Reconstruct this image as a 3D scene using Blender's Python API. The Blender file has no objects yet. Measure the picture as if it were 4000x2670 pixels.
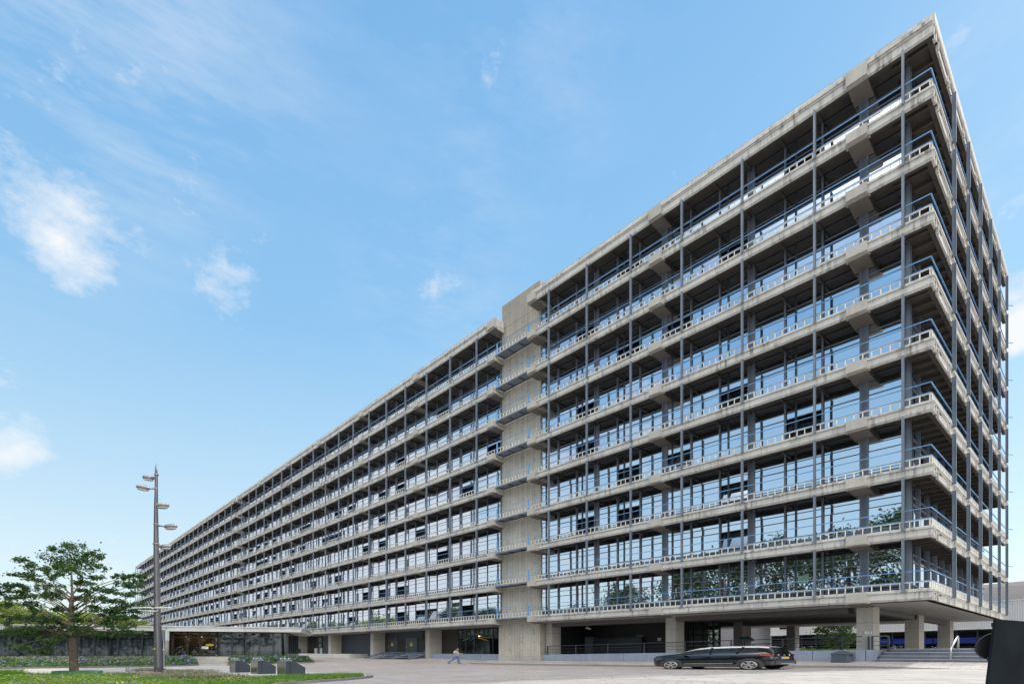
import bpy, bmesh, math, random
from mathutils import Vector, Matrix, Quaternion, noise as mn
random.seed(7)
R = math.radians
SC = bpy.context.scene
COL = SC.collection

# ------------------------------------------------------------------ camera geometry
F, HY, YAW, CX, CY, EYE = 2140.7, 2542.0, 0.8326, 6.994, -38.924, 1.4
CO, SI = math.cos(YAW), math.sin(YAW)

def ray(px):
    t = (px - 2000) / F
    return (-SI + CO * t, CO + SI * t)

def at(px, depth, py=None):
    """a point of the street scene from its bearing and distance"""
    r = ray(px)
    z = 0.0 if py is None else EYE - (py - HY) * depth / F
    return Vector((CX + r[0] * depth, CY + r[1] * depth, z))

def on_y(px, Y):
    r = ray(px); k = (Y - CY) / r[1]
    return CX + k * r[0], k

def lerp(a, b, t): return a + (b - a) * t
def ss(a, b, x):
    t = max(0, min(1, (x - a) / (b - a))); return t * t * (3 - 2 * t)

ZS = [(-400, 0), (-40, 0.0), (-30, .05), (-17, .17), (-6, .36), (1, .45), (7, .47), (40, .5), (400, .5)]
def zs(X):
    for (x0, z0), (x1, z1) in zip(ZS, ZS[1:]):
        if x0 <= X <= x1: return lerp(z0, z1, (X - x0) / (x1 - x0))
    return 0.0
def gz(X, Y):
    z = zs(X)
    z += .36 * ss(-3, 1.5, Y) * ss(-39, -43, X) * (1 - .45 * ss(-50, -60, X))
    z += .17 * ss(-43, -53, X) * ss(-34, -20, Y)
    z += .004 * max(0, -X - 76) * ss(-20, 0, Y)
    return z
def ground_at(px, py):
    z = 0
    for _ in range(25):
        k = F * (EYE - z) / (py - HY); p = at(px, k); z = gz(p.x, p.y)
    return Vector((p.x, p.y, z))

# ------------------------------------------------------------------ materials
def new_mat(name):
    m = bpy.data.materials.new(name); m.use_nodes = True
    nt = m.node_tree; b = nt.nodes['Principled BSDF']
    return m, nt, b
def N(nt, t, **kw):
    n = nt.nodes.new(t)
    for k, v in kw.items():
        if k in n.inputs.keys() if isinstance(k, str) else False: n.inputs[k].default_value = v
        else: setattr(n, k, v)
    return n
def ramp(nt, fac, stops):
    r = nt.nodes.new('ShaderNodeValToRGB')
    el = r.color_ramp.elements
    while len(el) < len(stops): el.new(.5)
    for e, (p, c) in zip(el, stops):
        e.position = p; e.color = (c[0], c[1], c[2], 1) if hasattr(c, '__len__') else (c, c, c, 1)
    nt.links.new(fac, r.inputs[0]); return r.outputs[0]
def mixc(nt, fac, a, b, mode='MIX'):
    m = nt.nodes.new('ShaderNodeMix'); m.data_type = 'RGBA'; m.blend_type = mode
    for sock, v in ((0, fac), (6, a), (7, b)):
        if hasattr(v, 'default_value') or hasattr(v, 'is_output'): nt.links.new(v, m.inputs[sock])
        elif sock == 0: m.inputs[0].default_value = v
        else: m.inputs[sock].default_value = (v[0], v[1], v[2], 1)
    return m.outputs[2]
def pos(nt, scale=(1, 1, 1), rot=0.0):
    g = nt.nodes.new('ShaderNodeNewGeometry')
    mp = nt.nodes.new('ShaderNodeMapping'); mp.inputs['Scale'].default_value = scale
    mp.inputs['Rotation'].default_value = (0, 0, rot)
    nt.links.new(g.outputs['Position'], mp.inputs[0]); return mp.outputs[0]
def noise(nt, vec, scale, detail=4, rough=.6):
    n = nt.nodes.new('ShaderNodeTexNoise'); n.inputs['Scale'].default_value = scale
    n.inputs['Detail'].default_value = detail; n.inputs['Roughness'].default_value = rough
    nt.links.new(vec, n.inputs['Vector']); return n.outputs['Fac']
def bump(nt, b, h, strength=.3, dist=.02):
    n = nt.nodes.new('ShaderNodeBump'); n.inputs['Strength'].default_value = strength
    n.inputs['Distance'].default_value = dist
    nt.links.new(h, n.inputs['Height']); nt.links.new(n.outputs[0], b.inputs['Normal'])

def paint(name, col, rough=.45, metal=0.0, var=.12, scale=3.0, coat=0):
    m, nt, b = new_mat(name)
    f = noise(nt, pos(nt), scale, 5)
    c = ramp(nt, f, [(.3, [v * (1 - var) for v in col]), (.7, [min(1, v * (1 + var)) for v in col])])
    nt.links.new(c, b.inputs['Base Color'])
    b.inputs['Roughness'].default_value = rough; b.inputs['Metallic'].default_value = metal
    if coat: b.inputs['Coat Weight'].default_value = coat; b.inputs['Coat Roughness'].default_value = .03
    return m
def concrete(name, col, stain=(.16, .13, .10), streak=.55, rough=.85, boards=0):
    m, nt, b = new_mat(name)
    p = pos(nt)
    big = noise(nt, p, .35, 6, .65)
    fine = noise(nt, p, 9, 6, .7)
    c1 = ramp(nt, big, [(.28, [v * .78 for v in col]), (.72, [v * 1.14 for v in col])])
    c2 = ramp(nt, fine, [(.25, .82), (.75, 1.08)])
    base = mixc(nt, 1.0, c1, c2, 'MULTIPLY')
    st = noise(nt, pos(nt, (4.2, 4.2, .25)), 1.0, 5, .65)
    big2 = noise(nt, pos(nt, (.6, .6, 1.2)), 1.0, 3, .5)
    mul = nt.nodes.new('ShaderNodeMath'); mul.operation = 'MULTIPLY'
    sr = ramp(nt, st, [(.47, 0), (.62, 1)]); br = ramp(nt, big2, [(.42, .12), (.66, 1)])
    nt.links.new(sr, mul.inputs[0]); nt.links.new(br, mul.inputs[1])
    m2 = nt.nodes.new('ShaderNodeMath'); m2.operation = 'MULTIPLY'; m2.inputs[1].default_value = streak
    nt.links.new(mul.outputs[0], m2.inputs[0])
    out = mixc(nt, m2.outputs[0], base, stain)
    h = fine
    if boards:
        w = nt.nodes.new('ShaderNodeTexWave'); w.wave_type = 'BANDS'; w.bands_direction = 'X'
        w.inputs['Scale'].default_value = boards; w.inputs['Distortion'].default_value = .6
        w.inputs['Detail'].default_value = 2
        nt.links.new(pos(nt, (1, 1, .03)), w.inputs['Vector'])
        out = mixc(nt, 1.0, out, ramp(nt, w.outputs['Fac'], [(.0, .72), (.4, .99), (1, 1.06)]), 'MULTIPLY')
        bn = noise(nt, pos(nt, (3.2, 3.2, .05)), 1.0, 3, .7)
        out = mixc(nt, 1.0, out, ramp(nt, bn, [(.3, (.86, .82, .74)), (.7, (1.06, 1.06, 1.06))]), 'MULTIPLY')
        h = w.outputs['Fac']
        sp_ = nt.nodes.new('ShaderNodeSeparateXYZ'); nt.links.new(pos(nt), sp_.inputs[0])
        wn = noise(nt, pos(nt, (1.3, 1.3, .12)), 1.0, 5, .6)
        ad_ = nt.nodes.new('ShaderNodeMath'); ad_.operation = 'MULTIPLY_ADD'; nt.links.new(wn, ad_.inputs[0]); ad_.inputs[1].default_value = 14; nt.links.new(sp_.outputs['Z'], ad_.inputs[2])
        mr_ = nt.nodes.new('ShaderNodeMapRange'); mr_.inputs[1].default_value = 38; mr_.inputs[2].default_value = 45; mr_.inputs[3].default_value = 0; mr_.inputs[4].default_value = .62; nt.links.new(ad_.outputs[0], mr_.inputs[0])
        out = mixc(nt, mr_.outputs[0], out, (.17, .145, .12))
    nt.links.new(out, b.inputs['Base Color'])
    b.inputs['Roughness'].default_value = rough
    bump(nt, b, h, .35, .02)
    return m
def mirror_glass(name, tint, rough=.015, mirror=.8, body=(.012, .016, .02)):
    """coated facade glass: mostly mirror, a little dark body colour"""
    m, nt, b = new_mat(name)
    b.inputs['Base Color'].default_value = (*body, 1); b.inputs['Roughness'].default_value = .05
    g = nt.nodes.new('ShaderNodeBsdfGlossy'); g.inputs['Color'].default_value = (*tint, 1)
    g.inputs['Roughness'].default_value = rough
    lw = nt.nodes.new('ShaderNodeLayerWeight'); lw.inputs['Blend'].default_value = .125
    mr = nt.nodes.new('ShaderNodeMapRange'); mr.inputs[3].default_value = mirror; mr.inputs[4].default_value = 1.0
    nt.links.new(lw.outputs['Fresnel'], mr.inputs[0])
    nz = noise(nt, pos(nt), .45, 2, .5)
    bp = nt.nodes.new('ShaderNodeBump'); bp.inputs['Strength'].default_value = .05; bp.inputs['Distance'].default_value = .05
    nt.links.new(nz, bp.inputs['Height']); nt.links.new(bp.outputs[0], g.inputs['Normal'])
    mx = nt.nodes.new('ShaderNodeMixShader')
    nt.links.new(mr.outputs[0], mx.inputs[0]); nt.links.new(b.outputs[0], mx.inputs[1]); nt.links.new(g.outputs[0], mx.inputs[2])
    nt.links.new(mx.outputs[0], nt.nodes['Material Output'].inputs[0])
    return m
def clear_glass(name, tint=(.75, .85, .85), refl=.18):
    m, nt, b = new_mat(name)
    t = nt.nodes.new('ShaderNodeBsdfTransparent'); t.inputs[0].default_value = (*tint, 1)
    g = nt.nodes.new('ShaderNodeBsdfGlossy'); g.inputs['Roughness'].default_value = .02
    lw = nt.nodes.new('ShaderNodeLayerWeight'); lw.inputs['Blend'].default_value = .12
    mr = nt.nodes.new('ShaderNodeMapRange'); mr.inputs[3].default_value = refl; mr.inputs[4].default_value = 1.0
    nt.links.new(lw.outputs['Fresnel'], mr.inputs[0])
    mx = nt.nodes.new('ShaderNodeMixShader')
    nt.links.new(mr.outputs[0], mx.inputs[0]); nt.links.new(t.outputs[0], mx.inputs[1]); nt.links.new(g.outputs[0], mx.inputs[2])
    nt.links.new(mx.outputs[0], nt.nodes['Material Output'].inputs[0])
    return m
def leafmat(name, col, col2, trans=.35, sc=1.6):
    m, nt, b = new_mat(name)
    f = noise(nt, pos(nt), sc, 4, .7)
    c = ramp(nt, f, [(.32, col), (.68, col2)])
    nt.links.new(c, b.inputs['Base Color']); b.inputs['Roughness'].default_value = .55
    t = nt.nodes.new('ShaderNodeBsdfTranslucent')
    c3 = mixc(nt, 1.0, c, (1.7, 1.9, .7), 'MULTIPLY'); nt.links.new(c3, t.inputs[0])
    mx = nt.nodes.new('ShaderNodeMixShader'); mx.inputs[0].default_value = trans
    nt.links.new(b.outputs[0], mx.inputs[1]); nt.links.new(t.outputs[0], mx.inputs[2])
    nt.links.new(mx.outputs[0], nt.nodes['Material Output'].inputs[0])
    return m
def paving(name, col, mortar, w, h, rot=0.0, scale=1.0, off=.5, mort=.012, var=.10):
    m, nt, b = new_mat(name)
    br = nt.nodes.new('ShaderNodeTexBrick')
    br.inputs['Scale'].default_value = scale; br.inputs['Brick Width'].default_value = w; br.inputs['Row Height'].default_value = h
    br.inputs['Mortar Size'].default_value = mort; br.inputs['Mortar Smooth'].default_value = .3; br.offset = off
    br.inputs['Color1'].default_value = (*[v * (1 - var) for v in col], 1); br.inputs['Color2'].default_value = (*[v * (1 + var) for v in col], 1)
    br.inputs['Mortar'].default_value = (*mortar, 1)
    nt.links.new(pos(nt, (1, 1, 1), rot), br.inputs['Vector'])
    f = noise(nt, pos(nt), .16, 6, .7)
    c = mixc(nt, 1.0, br.outputs['Color'], ramp(nt, f, [(.3, .80), (.7, 1.12)]), 'MULTIPLY')
    f3 = noise(nt, pos(nt, (1, 1, 1), .4), 1.1, 5, .75)
    c = mixc(nt, 1.0, c, ramp(nt, f3, [(.30, (.80, .79, .78)), (.55, (1.03, 1.03, 1.03))]), 'MULTIPLY')
    f2 = noise(nt, pos(nt), 14, 4, .7)
    c = mixc(nt, 1.0, c, ramp(nt, f2, [(.3, .88), (.7, 1.08)]), 'MULTIPLY')
    nt.links.new(c, b.inputs['Base Color']); b.inputs['Roughness'].default_value = .85
    bump(nt, b, br.outputs['Fac'], -.3, .01)
    return m
def corrug(name, col, scale, dirn='X', rot=0.0, depth=.6):
    m, nt, b = new_mat(name)
    w = nt.nodes.new('ShaderNodeTexWave'); w.wave_type = 'BANDS'; w.bands_direction = dirn
    w.inputs['Scale'].default_value = scale
    nt.links.new(pos(nt, (1, 1, 1), rot), w.inputs['Vector'])
    c = mixc(nt, 1.0, col, ramp(nt, w.outputs['Fac'], [(.2, depth), (.6, 1.0)]), 'MULTIPLY')
    nt.links.new(c, b.inputs['Base Color']); b.inputs['Roughness'].default_value = .5
    bump(nt, b, w.outputs['Fac'], .6, .04)
    return m
def emis(name, col, s):
    m, nt, b = new_mat(name)
    b.inputs['Base Color'].default_value = (*col, 1)
    b.inputs['Emission Color'].default_value = (*col, 1); b.inputs['Emission Strength'].default_value = s
    return m

M = {}
M['conc'] = concrete('fascia_concrete', (.58, .56, .52), (.12, .105, .09), .9)
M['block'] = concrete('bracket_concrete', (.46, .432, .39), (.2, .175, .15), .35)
M['endconc'] = concrete('end_concrete', (.56, .53, .485), (.2, .175, .14), .4)
M['soffit'] = concrete('shaded_soffit_concrete', (.066, .057, .047), (.04, .034, .028), .5)  # darker copy of the concrete, shade under the slabs put into the colour
M['haunch'] = concrete('shaded_haunch_concrete', (.165, .147, .125), (.10, .085, .07), .4)  # bracket concrete darkened to paint the shade on its underside
M['tower'] = concrete('board_marked_concrete', (.56, .52, .455), (.2, .175, .15), .4, boards=1.3)
M['column'] = concrete('column_concrete', (.46, .43, .385), (.22, .195, .17), .25)
M['plinth'] = concrete('plinth_concrete', (.46, .43, .39), (.22, .19, .17), .4)
M['steel'] = paint('blue_grey_steel', (.145, .175, .22), .4, 0, .15, 1.2)
M['dark'] = paint('dark_blue_frame', (.028, .036, .048), .4, 0, .2, 1.5)
M['framegrey'] = paint('grey_frame', (.12, .14, .175), .45, 0, .15, 1.5)
M['blue'] = paint('blue_handrail', (.13, .31, .58), .35, 0, .1, 2)
M['cream'] = paint('cream_balustrade', (.76, .71, .62), .5, 0, .10, 2)
M['glass'] = mirror_glass('mirror_pane', (.80, .86, .95))
M['spandrel'] = mirror_glass('spandrel_pane', (.28, .33, .42), .04, .55, (.05, .06, .08))
M['sashglass'] = mirror_glass('sash_pane', (.75, .82, .92), .02, .42, (.012, .016, .02))
M['glass_dark'] = mirror_glass('dark_glass', (.16, .18, .19), .02, .3, (.008, .009, .01))
M['lobbyglass'] = mirror_glass('lobby_glass', (.55, .62, .58), .02, .55, (.01, .014, .012))
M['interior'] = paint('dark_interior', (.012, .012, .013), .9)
M['ceiling'] = paint('soffit_panels', (.30, .29, .28), .7, 0, .06, .6)
M['beam'] = paint('dark_beam', (.10, .095, .09), .7)
M['bluestone'] = concrete('bluestone', (.29, .33, .41), (.19, .21, .27), .5, .6)
M['stepstone'] = concrete('step_bluestone', (.125, .148, .20), (.08, .095, .13), .6, .55)
M['joint'] = paint('joint_dark', (.05, .055, .065), .9)
M['grate'] = paint('steel_grating', (.26, .30, .35), .5, .4)
M['doorgrey'] = paint('grey_door', (.075, .092, .115), .5, 0, .1, 1)
M['gate'] = corrug('slatted_gate', (.06, .075, .10), 2.2, 'Z', 0, .8)
M['brickdark'] = paving('dark_brick', (.12, .105, .10), (.045, .04, .04), .5, .09, 0)
M['yellow'] = paint('warning_yellow', (.80, .60, .03), .5)
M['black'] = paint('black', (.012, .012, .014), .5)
M['white'] = paint('white_paint', (.78, .78, .76), .5, 0, .05)
M['rampwall'] = concrete('ramp_wall', (.56, .53, .48), (.3, .27, .24), .3)
M['railmetal'] = paint('dark_rail', (.045, .052, .062), .4, .3)
M['inox'] = paint('brushed_steel', (.48, .465, .44), .28, 1.0, .06)
M['street'] = paving('street_brick', (.385, .335, .31), (.17, .145, .13), .84, .42, YAW - math.pi / 2 + .25, mort=.022)
M['pave'] = paving('pavement_brick', (.40, .36, .34), (.22, .19, .17), .9, .45, .0, mort=.02)
M['slabs'] = paving('pavement_slabs', (.40, .37, .345), (.18, .16, .145), 2.6, 1.3, R(-38), mort=.035)
M['path'] = paving('path_paving', (.44, .41, .385), (.38, .35, .33), .6, .3, .3)
M['pad'] = paving('pale_slabs', (.50, .485, .46), (.42, .4, .38), 1.2, 1.2, .4, mort=.02)
M['kerb'] = concrete('kerb_concrete', (.25, .23, .21), (.12, .11, .10), .4)
M['soil'] = paint('soil', (.055, .045, .032), .95, 0, .4, 3)

# ------------------------------------------------------------------ mesh builder
ORG = {}
class MB:
    def __init__(s): s.v = []; s.f = []; s.m = []; s.sm = []
    def add(s, vs, fs, m=0, smooth=False):
        o = len(s.v); s.v += [tuple(v) for v in vs]
        for f in fs:
            s.f.append([i + o for i in f]); s.m.append(m); s.sm.append(smooth)
    def box(s, x0, x1, y0, y1, z0, z1, m=0):
        if x0 > x1: x0, x1 = x1, x0
        if y0 > y1: y0, y1 = y1, y0
        vs = [(x, y, z) for z in (z0, z1) for x, y in ((x0, y0), (x1, y0), (x1, y1), (x0, y1))]
        s.add(vs, [(3, 2, 1, 0), (4, 5, 6, 7), (0, 1, 5, 4), (1, 2, 6, 5), (2, 3, 7, 6), (3, 0, 4, 7)], m)
    def obox(s, c, ax, ay, az, m=0):
        """box from centre and three half-axis vectors"""
        c = Vector(c); ax, ay, az = Vector(ax), Vector(ay), Vector(az)
        vs = [c + ax * i + ay * j + az * k for k in (-1, 1) for i, j in ((-1, -1), (1, -1), (1, 1), (-1, 1))]
        s.add(vs, [(3, 2, 1, 0), (4, 5, 6, 7), (0, 1, 5, 4), (1, 2, 6, 5), (2, 3, 7, 6), (3, 0, 4, 7)], m)
    def bar(s, a, b, w, h=None, m=0):
        a, b = Vector(a), Vector(b); d = b - a; L = d.length; d = d / L
        up = Vector((0, 0, 1)) if abs(d.z) < .95 else Vector((1, 0, 0))
        x = d.cross(up).normalized(); y = x.cross(d)
        s.obox((a + b) / 2, x * w / 2, y * (h or w) / 2, d * L / 2, m)
    def prism(s, prof, a, b, m=0, flip=False):
        """extrude profile [(p,q)] from function a to b (each maps (p,q)->xyz)"""
        n = len(prof)
        vs = [a(p, q) for p, q in prof] + [b(p, q) for p, q in prof]
        fs = [(i, (i + 1) % n, (i + 1) % n + n, i + n) for i in range(n)]
        fs += [tuple(reversed(range(n))), tuple(range(n, 2 * n))]
        if flip: fs = [tuple(reversed(f)) for f in fs]
        s.add(vs, fs, m)
    def tube(s, pts, rad, n=8, m=0, cap=True, smooth=True, sx=1.0):
        pts = [Vector(p) for p in pts]
        if not hasattr(rad, '__len__'): rad = [rad] * len(pts)
        vs = []; fs = []; px = None
        for i, p in enumerate(pts):
            d = (pts[min(i + 1, len(pts) - 1)] - pts[max(i - 1, 0)])
            d = d.normalized() if d.length > 1e-9 else Vector((0, 0, 1))
            if px is None:
                up = Vector((0, 0, 1)) if abs(d.z) < .9 else Vector((1, 0, 0))
                px = d.cross(up).normalized()
            px = (px - d * px.dot(d)).normalized(); py = d.cross(px)
            for k in range(n):
                a = 2 * math.pi * k / n
                vs.append(p + (px * math.cos(a) * sx + py * math.sin(a)) * rad[i])
        for i in range(len(pts) - 1):
            for k in range(n):
                fs.append((i * n + k, i * n + (k + 1) % n, (i + 1) * n + (k + 1) % n, (i + 1) * n + k))
        s.add(vs, fs, m, smooth)
        if cap:
            o = len(s.v) - len(vs)
            s.f += [[o + k for k in reversed(range(n))], [o + (len(pts) - 1) * n + k for k in range(n)]]
            s.m += [m, m]; s.sm += [False, False]
    def ell(s, c, r, m=0, nu=12, nv=8, mat=None):
        c = Vector(c); vs = []; fs = []
        for j in range(nv + 1):
            t = math.pi * j / nv
            for i in range(nu):
                a = 2 * math.pi * i / nu
                v = Vector((r[0] * math.sin(t) * math.cos(a), r[1] * math.sin(t) * math.sin(a), r[2] * math.cos(t)))
                if mat is not None: v = mat @ v
                vs.append(c + v)
        for j in range(nv):
            for i in range(nu):
                fs.append((j * nu + i, (j + 1) * nu + i, (j + 1) * nu + (i + 1) % nu, j * nu + (i + 1) % nu))
        s.add(vs, fs, m, True)
    def leaf(s, p, size, nrm, m=0, asp=.6):
        n = Vector(nrm).normalized()
        t = n.cross(Vector((random.random() - .5, random.random() - .5, random.random() - .5)))
        if t.length < 1e-4: t = n.orthogonal()
        t.normalize(); b = n.cross(t); p = Vector(p)
        h = size * .5
        s.add([p - t * h, p + b * h * asp + n * h * .2, p + t * h, p - b * h * asp + n * h * .15], [(0, 1, 2, 3)], m)
    def build(s, name, mats, parent=None, local=False, org=None, smooth=None):
        me = bpy.data.meshes.new(name)
        if org is None and not local and s.v:
            xs = [v[0] for v in s.v]; ys = [v[1] for v in s.v]; zz = [v[2] for v in s.v]
            org = Vector(((min(xs) + max(xs)) / 2, (min(ys) + max(ys)) / 2, min(zz)))
        if local or org is None: org = Vector((0, 0, 0))
        org = Vector(org)
        me.from_pydata([(v[0] - org.x, v[1] - org.y, v[2] - org.z) for v in s.v], [], s.f)
        mats = mats if isinstance(mats, (list, tuple)) else [mats]
        for mm in mats: me.materials.append(M[mm] if isinstance(mm, str) else mm)
        me.polygons.foreach_set('material_index', s.m)
        me.polygons.foreach_set('use_smooth', [bool(x) for x in s.sm])
        me.update()
        o = bpy.data.objects.new(name, me); COL.objects.link(o)
        ORG[o.name] = org
        if parent:
            o.parent = parent; o.location = org - ORG.get(parent.name, Vector((0, 0, 0)))
        else: o.location = org
        return o
def tag(o, label=None, cat=None, group=None, kind=None):
    if label: o['label'] = label
    if cat: o['category'] = cat
    if group: o['group'] = group
    if kind: o['kind'] = kind
    return o
def thing(name, loc, label, cat, group=None, rz=0.0, local=False):
    o = bpy.data.objects.new(name, None); COL.objects.link(o); o.empty_display_size = .3
    o.location = loc; o.rotation_euler = (0, 0, rz)
    ORG[o.name] = Vector((0, 0, 0)) if local else Vector(loc)
    return tag(o, label, cat, group)
def copy_tree(o, parent=None):
    c = o.copy(); COL.objects.link(c)
    if parent: c.parent = parent
    ORG[c.name] = ORG.get(o.name, Vector((0, 0, 0)))
    for ch in list(o.children): copy_tree(ch, c)
    return c

# ================================================================== SETTING: ground
def sheet(name, xs, ys, zf, mat):
    b = MB(); nx, ny = len(xs), len(ys)
    vs = [(x, y, zf(x, y)) for y in ys for x in xs]
    fs = [(j * nx + i, j * nx + i + 1, (j + 1) * nx + i + 1, (j + 1) * nx + i) for j in range(ny - 1) for i in range(nx - 1)]
    b.add(vs, fs, 0, True)
    return b.build(name, mat, org=(0, 0, 0))
def frange(a, b, st):
    n = int(round((b - a) / st)); return [a + (b - a) * i / n for i in range(n + 1)]
gx = [-3000, -900, -400] + frange(-200, -60, 5) + frange(-58, 44, 2) + [80, 200, 600, 2500]
gy = [-2500, -600, -200, -100] + frange(-70, -4, 2) + frange(-3.5, 3, .5) + [6, 10, 20, 40, 80, 200, 700, 2500]
tag(sheet('street', gx, gy, gz, 'street'), kind='structure')

KY = -1.5
def kerb_h(X): return .13 * ss(1.6, -4.0, X)
def pav_z(X, Y):
    t = (Y - KY) / 3.0
    return zs(X) + lerp(kerb_h(X) + .012, .40, max(0, min(1, t))) 
b = MB(); xs = frange(-41, 14, .5); ys = [KY, -1, -.4, .3, 1.0, 1.5, 2.4]
nx = len(xs)
b.add([(x, y, pav_z(x, y)) for y in ys for x in xs],
      [(j * nx + i, j * nx + i + 1, (j + 1) * nx + i + 1, (j + 1) * nx + i) for j in range(len(ys) - 1) for i in range(nx - 1)], 0, True)
b.add([(x, KY, zs(x) - .1) for x in xs] + [(x, KY, pav_z(x, KY)) for x in xs], [(i, i + 1, nx + i + 1, nx + i) for i in range(nx - 1)])
x = -41
b.add([(-41, KY, -.1), (-41, 2.4, -.1), (-41, 2.4, pav_z(-41, 2.4)), (-41, KY, pav_z(-41, KY))], [(0, 1, 2, 3)])
tag(b.build('pavement', 'pave', org=(0, 0, 0)), kind='structure')
# kerb stones
b = MB()
for i in range(42):
    x0 = -41 + i * 1.0; x1 = x0 + .985
    z0a, z0b = zs(x0), zs(x1); ha, hb = kerb_h(x0) + .02, kerb_h(x1) + .02
    ya, yb = KY - .16, KY + .1
    vs = [(x0, ya, z0a - .2), (x1, ya, z0b - .2), (x1, yb, z0b - .2), (x0, yb, z0a - .2),
          (x0, ya + .03, z0a + ha), (x1, ya + .03, z0b + hb), (x1, yb, z0b + hb), (x0, yb, z0a + ha)]
    b.add(vs, [(3, 2, 1, 0), (4, 5, 6, 7), (0, 1, 5, 4), (1, 2, 6, 5), (2, 3, 7, 6), (3, 0, 4, 7)])
tag(b.build('kerb', 'kerb', org=(0, 0, 0)), kind='structure')
# slab paving at the foot of the steps, lighter, laid diagonally
b = MB(); xs = frange(-7.5, 14, .5); ys = frange(-22, -1.7, .5)
nx = len(xs)
def in_slab(x, y): return x > -6.2 + (-y - 1.7) * -.12
vs = [(x, y, gz(x, y) + .006) for y in ys for x in xs]
fs = []
for j in range(len(ys) - 1):
    for i in range(nx - 1):
        xm, ym = (xs[i] + xs[i + 1]) / 2, (ys[j] + ys[j + 1]) / 2
        if xm > 1.9 + (ym + 1.7) * .62: fs.append((j * nx + i, j * nx + i + 1, (j + 1) * nx + i + 1, (j + 1) * nx + i))
b.add(vs, fs, 0, True)
tag(b.build('forecourt', 'slabs', org=(0, 0, 0)), kind='structure')

# ================================================================== THE OFFICE BUILDING
YG = 1.5                 # glass plane behind the balcony edge
H, Z0 = 3.6, 5.0
NF = 9
bl = thing('office_building', (0, 0, 0), 'long grey concrete office building with stacked balconies, mirror windows and blue handrails', 'building')
# blocks: (s start, s end, bay, first post, bracket list, module edges)
BL = []
w = 4.82
BL.append(dict(s0=0, s1=32.9, posts=[1.4 + w * i for i in range(7)], br=[3.8, 18.26, 32.7], mod=[1.45] + [3.82 + 2.425 * k for k in range(13)], bay=w))
w = 5.08
BL.append(dict(s0=38.6, s1=131.2, posts=[41.64 + w * i for i in range(18)], br=[39.1 + 3 * w * k for k in range(7)], mod=[39.1 + w / 2 * k for k in range(37)], bay=w))
w = 5.38
BL.append(dict(s0=132.7, s1=277, posts=[136.05 + w * i for i in range(27)], br=[133.4 + 3 * w * k for k in range(9)], mod=[132.0 + w / 2 * k for k in range(54)], bay=w))
ENDY = 32.4
EP = [5.2 + 5.06 * i for i in range(6)]     # posts of the end face

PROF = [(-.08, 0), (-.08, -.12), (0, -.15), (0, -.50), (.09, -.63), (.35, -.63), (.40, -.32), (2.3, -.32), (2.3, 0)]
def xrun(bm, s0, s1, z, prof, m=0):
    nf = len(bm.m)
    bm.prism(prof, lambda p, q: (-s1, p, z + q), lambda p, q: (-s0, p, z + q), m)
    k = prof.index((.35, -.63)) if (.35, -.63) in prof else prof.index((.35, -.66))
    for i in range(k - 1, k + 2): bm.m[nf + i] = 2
def end_fascia(bm, z, roof=False):
    """end face: ledge, panels and blocks over the ribs, X>0 side"""
    bm.box(-.35, .085, .012, ENDY, z - .12, z - .001, 1)
    bm.box(-2.2, -.1, 2.304, ENDY - .1, z - .323, z - .125, 2)
    bm.box(-.35, -.10, .42, ENDY, z - .56, z - .124, 2)
    y = .10
    k = 0
    # narrow block at the corner then wide panel / post block alternating
    marks = [(0.06, .75)]
    for yp in EP:
        marks.append((yp - 3.9, yp - 1.05)); marks.append((yp - .72, yp + .72))
    marks.append((EP[-1] + 1.0, ENDY))
    for a, c in marks:
        if c - a < .3: continue
        bm.box(-.1, .045, a, a + .16, z - .64, z - .12, 1); bm.box(-.1, .045, c - .16, c, z - .64, z - .12, 1)
        bm.box(-.1, .045, a + .16, c - .16, z - .22, z - .12, 1)
        bm.box(-.098, .0, a + .16, c - .16, z - .64, z - .22, 1)
    # ribs running inwards under the slab
    yy = .7
    while yy < ENDY - .3:
        bm.box(-2.1, -.12, yy, yy + .14, z - .58, z - .321, 2); yy += 1.265

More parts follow.
